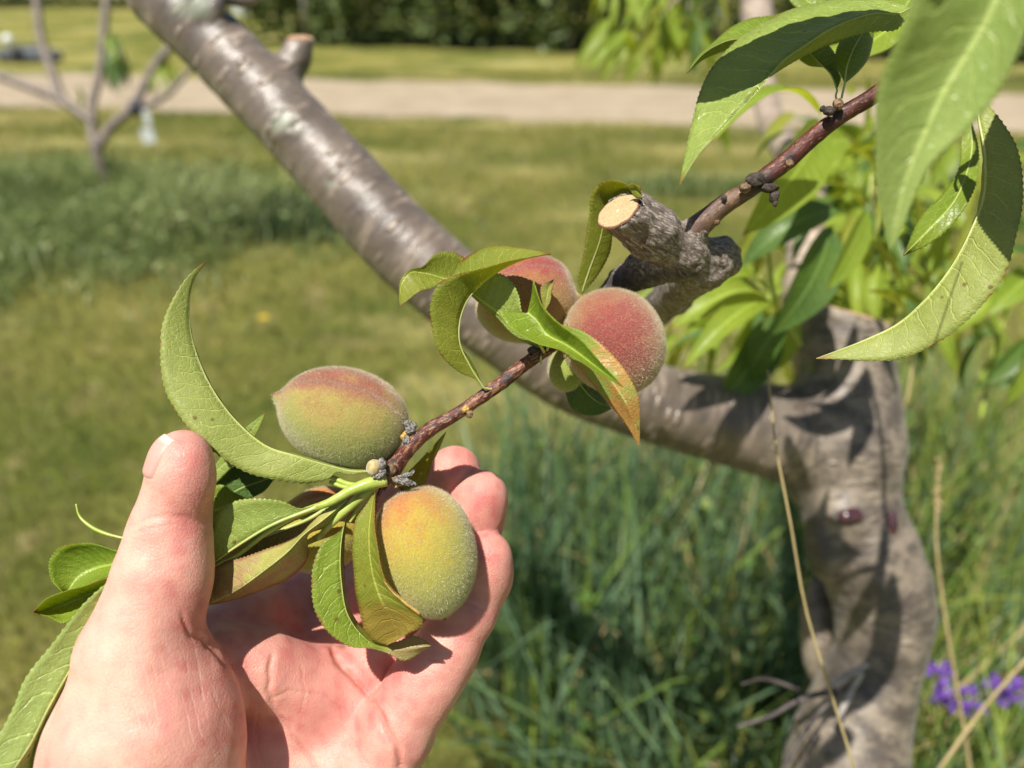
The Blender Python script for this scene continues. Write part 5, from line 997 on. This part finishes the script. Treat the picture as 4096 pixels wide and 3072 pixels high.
p2 = peach(426, 551, .272, 66, 50, (.27, -.96, .06), (-.85, .0, .5), (-.45, .85, .25), 0.80, 'yellow green peach with an orange flush, resting on the fingers', 'peach_gold', 80000, ((396, 477, .272), (399, 486, .272), 5.5, 8.5), tip=0.04, off=-0.18, soft=1.25)
calyx(p2, [(401, 478, .268, 4.5, 2.5, .1), (407, 475, .267, 5, 2.2, .3), (406, 482, .266, 6.5, 3.4, -.25), (412, 473, .267, 3, 1.8, .9), (398, 481, .267, 4, 2.5, 0), (413, 484, .267, 3.5, 2.2, -.6)])
p3 = peach(614, 342, .283, 55, 50, (.36, -.74, .52), (.35, -.2, -.9), (-.05, .20, .95), 0.98, 'round dark pink peach at the upper right of the fruit cluster', 'peach_red', 80000, None, squash=0.99, tip=0.02, off=-0.24, soft=1.0)
p4 = peach(527, 300, .296, 52, 43.5, (-.93, -.30, -.2), (.2, .6, .6), (.10, .85, .45), 0.80, 'orange pink peach tucked behind the arched leaf', 'peach_red', 34000, ((584, 300, .299), (575, 296, .297), 3, 4.5), tip=0.02, off=-0.22, soft=1.35)
p5 = peach(322, 530, .296, 48, 42, (-.85, -.35, .1), (.2, .8, .4), (.2, 1, .1), 0.75, 'shaded brownish peach half hidden behind the green shoots', 'peach_gold', 20000, None, tip=0.02)
p6 = peach(568, 368, .292, 24, 20, (-.2, -.9, .2), (.9, .0, .4), (.4, 1, .2), 0.2, 'tiny green peach peeping out below the pink one', 'peach_green', 8000, None)

# ================================================================== THE HAND
hl = np.array([C3(20, 820, .25)[0]-0.02, C3(0, 900, .25)[1], -0.36]); hh_ = np.array([C3(520, 0, .33)[0], C3(0, 415, .25)[1]+0.01, -0.205])
H_ = SDF(hl, hh_, 0.0008)
def chain(g, q, k=0.003):
    c = px2c(q)
    for (a, ra), (b, rb) in zip(c[:-1], c[1:]): H_.cone(g, a, b, ra, rb, k)
base = H_.new()
# palm, heel of the thumb, wrist
H_.ell(base, C3(318, 742, .296), (0.034, 0.036, 0.013), 0.004)
chain(base, [(396, 736, .286, 35), (362, 795, .286, 46), (320, 900, .286, 60)], 0.010)
chain(base, [(338, 712, .297, 30), (310, 765, .294, 40), (280, 860, .291, 56)], 0.012)
chain(base, [(278, 676, .295, 30), (265, 740, .292, 42), (245, 860, .288, 60)], 0.012)
thumb = H_.new()
chain(thumb, [(182, 459, .252, 28.5), (180, 480, .252, 30.5), (174, 512, .252, 33.5), (168, 535, .251, 36.5), (158, 575, .249, 40), (150, 612, .248, 42)], 0.004)
H_.ell(thumb, C3(184, 475, .247), (0.0088, 0.0125, 0.008), 0.005)
H_.ell(thumb, C3(190, 575, .250), (0.0066, 0.014, 0.009), 0.007)
thenar = H_.new()
chain(thenar, [(148, 614, .248, 40), (141, 655, .249, 52), (146, 705, .250, 72)], 0.012)
H_.ell(thenar, C3(163, 726, .252), (0.0245, 0.0325, 0.0200), 0.010, rot=0.12)
chain(thenar, [(140, 760, .254, 92), (146, 880, .262, 112)], 0.012)
chain(base, [(212, 640, .285, 26), (248, 618, .306, 28), (280, 606, .325, 28)], 0.008); chain(base, [(206, 640, .285, 26), (245, 628, .300, 34), (285, 640, .318, 36)], 0.008); chain(base, [(240, 670, .295, 36), (290, 690, .305, 44)], 0.01)
chain(base, [(226, 652, .272, 22), (262, 668, .281, 30), (304, 692, .289, 36)], 0.010)
base = smin(base, thenar, 0.005); base = smin(base, thumb, 0.006)
fingers = []
for q, k in (([(486, 556, .291, 25.5), (483, 578, .293, 28), (467, 612, .290, 29), (447, 648, .287, 32), (420, 690, .285, 35), (396, 730, .284, 38)], 0.004),      # little finger
             ([(481, 496, .298, 26.5), (474, 522, .301, 28.5), (446, 562, .310, 28), (415, 606, .312, 29), (385, 650, .305, 30), (352, 694, .298, 31)], 0.005),   # ring
             ([(455, 471, .304, 25.5), (440, 500, .310, 27), (405, 545, .322, 27), (365, 590, .328, 28), (335, 635, .316, 29), (312, 684, .301, 30)], 0.006),        # middle
             ([(392, 500, .330, 22), (372, 526, .333, 24), (335, 562, .338, 26), (305, 600, .334, 28), (288, 636, .318, 29), (276, 680, .298, 30)], 0.007)):         # forefinger
    f = H_.new(); chain(f, q, 0.003)
    for i in (1, 3):                       # soft pads between the joints
        (x0, y0, d0, r0), (x1, y1, d1, r1) = q[i-1 if i == 1 else i], q[i if i == 1 else i+1]
        H_.ell(f, C3((x0+x1)/2, (y0+y1)/2, (d0+d1)/2-0.0015), np.array([r0*1.0, r0*1.05, r0*0.98])*d0/FPX, 0.004)
    fingers.append((f, k))
tot = base.copy()
for f, k in fingers: tot = np.minimum(tot, smin(base, f, k))
V, F = surface_nets(tot, H_.lo, H_.h)
# keep the largest connected body only
V = relax(V, F, 3, 0.5); N = vnormals(V, F)
W = c2w(V); px, py = w2px(W); facing = np.clip(-((W-CAM)/np.linalg.norm(W-CAM, axis=1)[:, None]*(N[:, 0:1]*RX+N[:, 1:2]*UP-N[:, 2:3]*FW)).sum(1)*2.2, 0, 1)
dep = -V[:, 2]; crease = np.zeros(len(V)); disp = np.zeros(len(V))
CR = [([(272, 652), (268, 690), (276, 715), (300, 745), (318, 772)], 2.4, 0.8, (.262, .34)), ([(367, 694), (380, 716), (396, 745), (402, 772)], 2.6, 1.3, (.262, .34)), ([(330, 645), (338, 662), (352, 676), (368, 694)], 3.0, 1.5, (.262, .34)),
      ([(128, 528), (146, 520), (170, 515), (190, 518), (210, 526)], 1.6, 0.30, (.2, .27)), ([(132, 534), (152, 528), (176, 524)], 1.2, 0.2, (.2, .27)), ([(190, 634), (202, 640), (216, 650), (229, 668)], 2.6, 1.2, (.2, .29)), ([(181, 612), (186, 628), (192, 640)], 1.8, 0.6, (.2, .27)),
      ([(452, 598), (470, 604), (488, 612)], 1.3, 0.35, (.262, .34)), ([(425, 655), (442, 664), (458, 676)], 1.5, 0.35, (.262, .34)), ([(420, 664), (434, 674), (448, 688)], 1.2, 0.2, (.262, .34)), ([(270, 700), (290, 690), (320, 694), (350, 712)], 1.3, 0.3, (.262, .34)),
      ([(260, 700), (256, 730), (262, 768)], 1.2, 0.3, (.262, .34)), ([(300, 664), (306, 690), (300, 716)], 1.1, 0.2, (.262, .34)), ([(340, 700), (345, 730), (370, 768)], 1.1, 0.2, (.262, .34))]
wob = 1.2*vnoise(V, 120, 11, 2)
for pts, w_, s_, (da, db) in CR:
    dd, t, L = polyd(px+wob, py-wob, pts); end = np.clip(np.minimum(t, L-t)/8+0.15, 0, 1); m = ((dep > da) & (dep < db))*facing*end*s_
    gss = np.exp(-(dd/w_)**2)*m; crease = np.maximum(crease, gss); disp -= gss*0.0009; disp += 0.00016*np.exp(-((dd-w_*2.8)/(w_*1.6))**2)*m
V = V + N*(disp + 0.00025*vnoise(V, 60, 12, 2))[:, None]; W = c2w(V)
# natural redness: tips, joints, ball of the thumb, finger pads
red = np.full(len(V), 0.32)
def spot(x, y, rx, ry, s, da=.2, db=.4): 
    global red
    red = red + s*np.exp(-(((px-x)/rx)**2+((py-y)/ry)**2))*((dep > da) & (dep < db))
for a in ((186, 478, 26, 44, .42, .2, .275), (205, 500, 14, 40, .15, .2, .275), (188, 612, 22, 28, .30, .2, .275), (215, 715, 40, 60, .28, .2, .29), (200, 660, 30, 30, .15, .2, .29), (120, 640, 30, 60, -.15, .2, .28), (90, 740, 50, 60, -.12, .2, .28), (150, 560, 25, 40, -.10, .2, .27),
          (495, 560, 24, 44, .40, .275, .35), (490, 500, 25, 30, .32, .275, .35), (458, 465, 30, 22, .38, .275, .35), (470, 620, 20, 40, .15, .27, .35), (330, 720, 60, 50, .28, .26, .35), (390, 690, 40, 40, .20, .26, .35), (300, 640, 60, 40, .25, .27, .4), (380, 650, 40, 30, .18, .27, .4), (420, 740, 30, 40, .05, .27, .35)): spot(*a)
red = np.clip(red, 0, 1)
# ridge pattern on the finger pads (distance from a whorl), folds on the heel of the thumb
rdg = np.zeros(len(V)); rw = np.zeros(len(V))
for (x, y, d, rx, ry) in ((494, 560, .28, 20, 34), (492, 500, .285, 20, 24), (462, 466, .295, 22, 20)):
    c = C3(x, y, d); q = (V-c); r = np.sqrt(q[:, 0]**2+(q[:, 1]*0.75)**2+q[:, 2]**2); wv = np.clip(1.5-np.hypot((px-x)/rx, (py-y)/ry), 0, 1)*(np.abs(dep-d) < 0.02); rdg = np.where(wv > rw, r, rdg); rw = np.maximum(rw, wv)
fw = np.clip(1.3-np.hypot((px-185)/62, (py-705)/70), 0, 1)*(dep < .29)
hand = mesh('hand', W, F, M['skin'], loc=P1(300, 700, .28), attrs={'red': red, 'crease': crease, 'ridge': rdg, 'ridge_w': rw, 'fold': V[:, 0]*0.95+V[:, 1]*0.3, 'fold_w': fw})
tag(hand, 'open left hand reaching in from the bottom left, cradling the peaches', 'hand')
hand.modifiers.new('smooth', 'SUBSURF').render_levels = 1; hand.modifiers['smooth'].levels = 0
# thumb nail, seen from its side
bvh = BVHTree.FromPolygons(W.tolist(), F.tolist())
nd = dirw((-0.76, 0.16, 0.63)); nc = P1(160, 457, .246)
tdir = dirw((0.16, 0.985, 0.0)); tdir = tdir-(tdir@nd)*nd; tdir /= np.linalg.norm(tdir); sdir = np.cross(tdir, nd)
NU, NV_ = 26, 30; nv = []; uvn = []; hw, hlgt = 0.0066, 0.0074
for i in range(NU):
    for j in range(NV_):
        u, v = i/(NU-1)*2-1, j/(NV_-1)*2-1
        uu, vv = u*math.sqrt(1-0.32*v*v*(1 if v < 0 else 1.0)), v*math.sqrt(1-0.22*u*u)
        o_ = nc + sdir*uu*hw + tdir*vv*hlgt; h, nn, _, _ = bvh.ray_cast(Vector(o_+nd*0.03), Vector(-nd)); 
        h = np.array(h) if h is not None else o_; nn = np.array(nn) if nn is not None else nd
        e = max(abs(u), abs(v if v < 0 else v*0.92)); nv.append(h + nd*(0.0008 if e < 0.93 else -0.0004)); uvn.append((i/(NU-1), j/(NV_-1)))
nv = np.array(nv); G = nv.reshape(NU, NV_, 3)
for _ in range(6): G[1:-1, 1:-1] = 0.5*G[1:-1, 1:-1] + 0.125*(G[:-2, 1:-1]+G[2:, 1:-1]+G[1:-1, :-2]+G[1:-1, 2:])
nfc = np.array([[i*NV_+j, (i+1)*NV_+j, (i+1)*NV_+j+1, i*NV_+j+1] for i in range(NU-1) for j in range(NV_-1)])
mesh('fingernail', G.reshape(-1, 3), nfc, M['nail'], hand, uv=np.array(uvn))

# ================================================================== SMALL PLANTS NEAR THE TRUNK
def stem_plant(label, pts, group='dry grass stems by the trunk', head=True, mat='straw'):
    q = np.array(pts, float); W_ = P(q[:, 0], q[:, 1], q[:, 2]); b = W_[-1].copy(); g0 = b.copy(); g0[2] = 0; g0[1] += 0.05
    root = empty('grass_stem', g0); tag(root, label, 'dry stem', group)
    tube('stem', [(*p, r*d/FPX) for p, r, d in zip(W_, q[:, 3], q[:, 2])] + [(*g0, q[-1, 3]*q[-1, 2]/FPX)], M[mat], root, 7, 60, raw=True)
    if head:
        n = 40; t = np.linspace(0, 0.14, n); c = crs(W_, 100); pos = c[(t*99).astype(int)] + RNG.normal(0, 0.0012, (n, 3))
        V, F_, T = cards(n, pos, np.full(n, 0.003), 0.35); mesh('seed_head', V, F_, M['straw'], root, attrs={'tone': T}, kind='stuff')
stem_plant('thin straw coloured grass stem standing in front of the trunk', [(768, 370, .40, 1.15), (775, 440, .40, 1.22), (790, 520, .40, 1.30), (806, 610, .41, 1.37), (830, 690, .42, 1.44), (856, 775, .43, 1.44)], head=False)
stem_plant('tall dry grass stem right of the trunk, rising past the purple flowers', [(939, 461, .62, 1.15), (936, 534, .62, 1.44), (945, 617, .63, 1.73), (957, 688, .64, 1.87), (970, 775, .66, 2.02)])
stem_plant('dry straw stem leaning across the bottom right corner', [(1060, 625, .60, 1.58), (1024, 662, .60, 1.73), (990, 700, .61, 1.87), (940, 768, .62, 1.87)], head=False)
stem_plant('pale grass stem arching up beside the long curved leaf', [(915, 340, .66, 1.01), (912, 370, .66, 1.15), (900, 425, .66, 1.15), (886, 460, .68, 1.15)], head=False)
for i, (x, y, dx, dy, n_, lb) in enumerate([(936, 668, 14, 8, 34, 'purple vetch flower spike nearest the trunk'), (944, 694, 8, 14, 30, 'purple vetch flower spike below the one nearest the trunk'), (966, 700, 12, 12, 34, 'bluish purple vetch spike lowest of the four'), (1006, 690, 18, 12, 44, 'purple vetch flower cluster at the right edge')]):
    c = P1(x, y, .82); g0 = c.copy(); g0[2] = 0; root = empty('vetch_flower', g0); tag(root, lb, 'flower', 'purple vetch flowers')
    tube('stem', [(*(c+[0, 0, 0.01]), 0.001), (*(c*0.5+g0*0.5+[0.02, 0, 0]), 0.0015), (*g0, 0.0015)], M['green_stem'], root, 6, 12, raw=True)
    off = RNG.normal(size=(n_, 3)); pos = c + (off[:, 0:1]*RX*dx*0.5 - off[:, 1:2]*UP*dy*0.5)*.82/FPX + off[:, 2:3]*FW*0.008
    V, F_, T = cards(n_, pos, RNG.uniform(0.004, 0.008, n_), 0.45, 0.2); mesh('florets', V, F_, M['petal'], root, attrs={'tone': T}, kind='stuff')
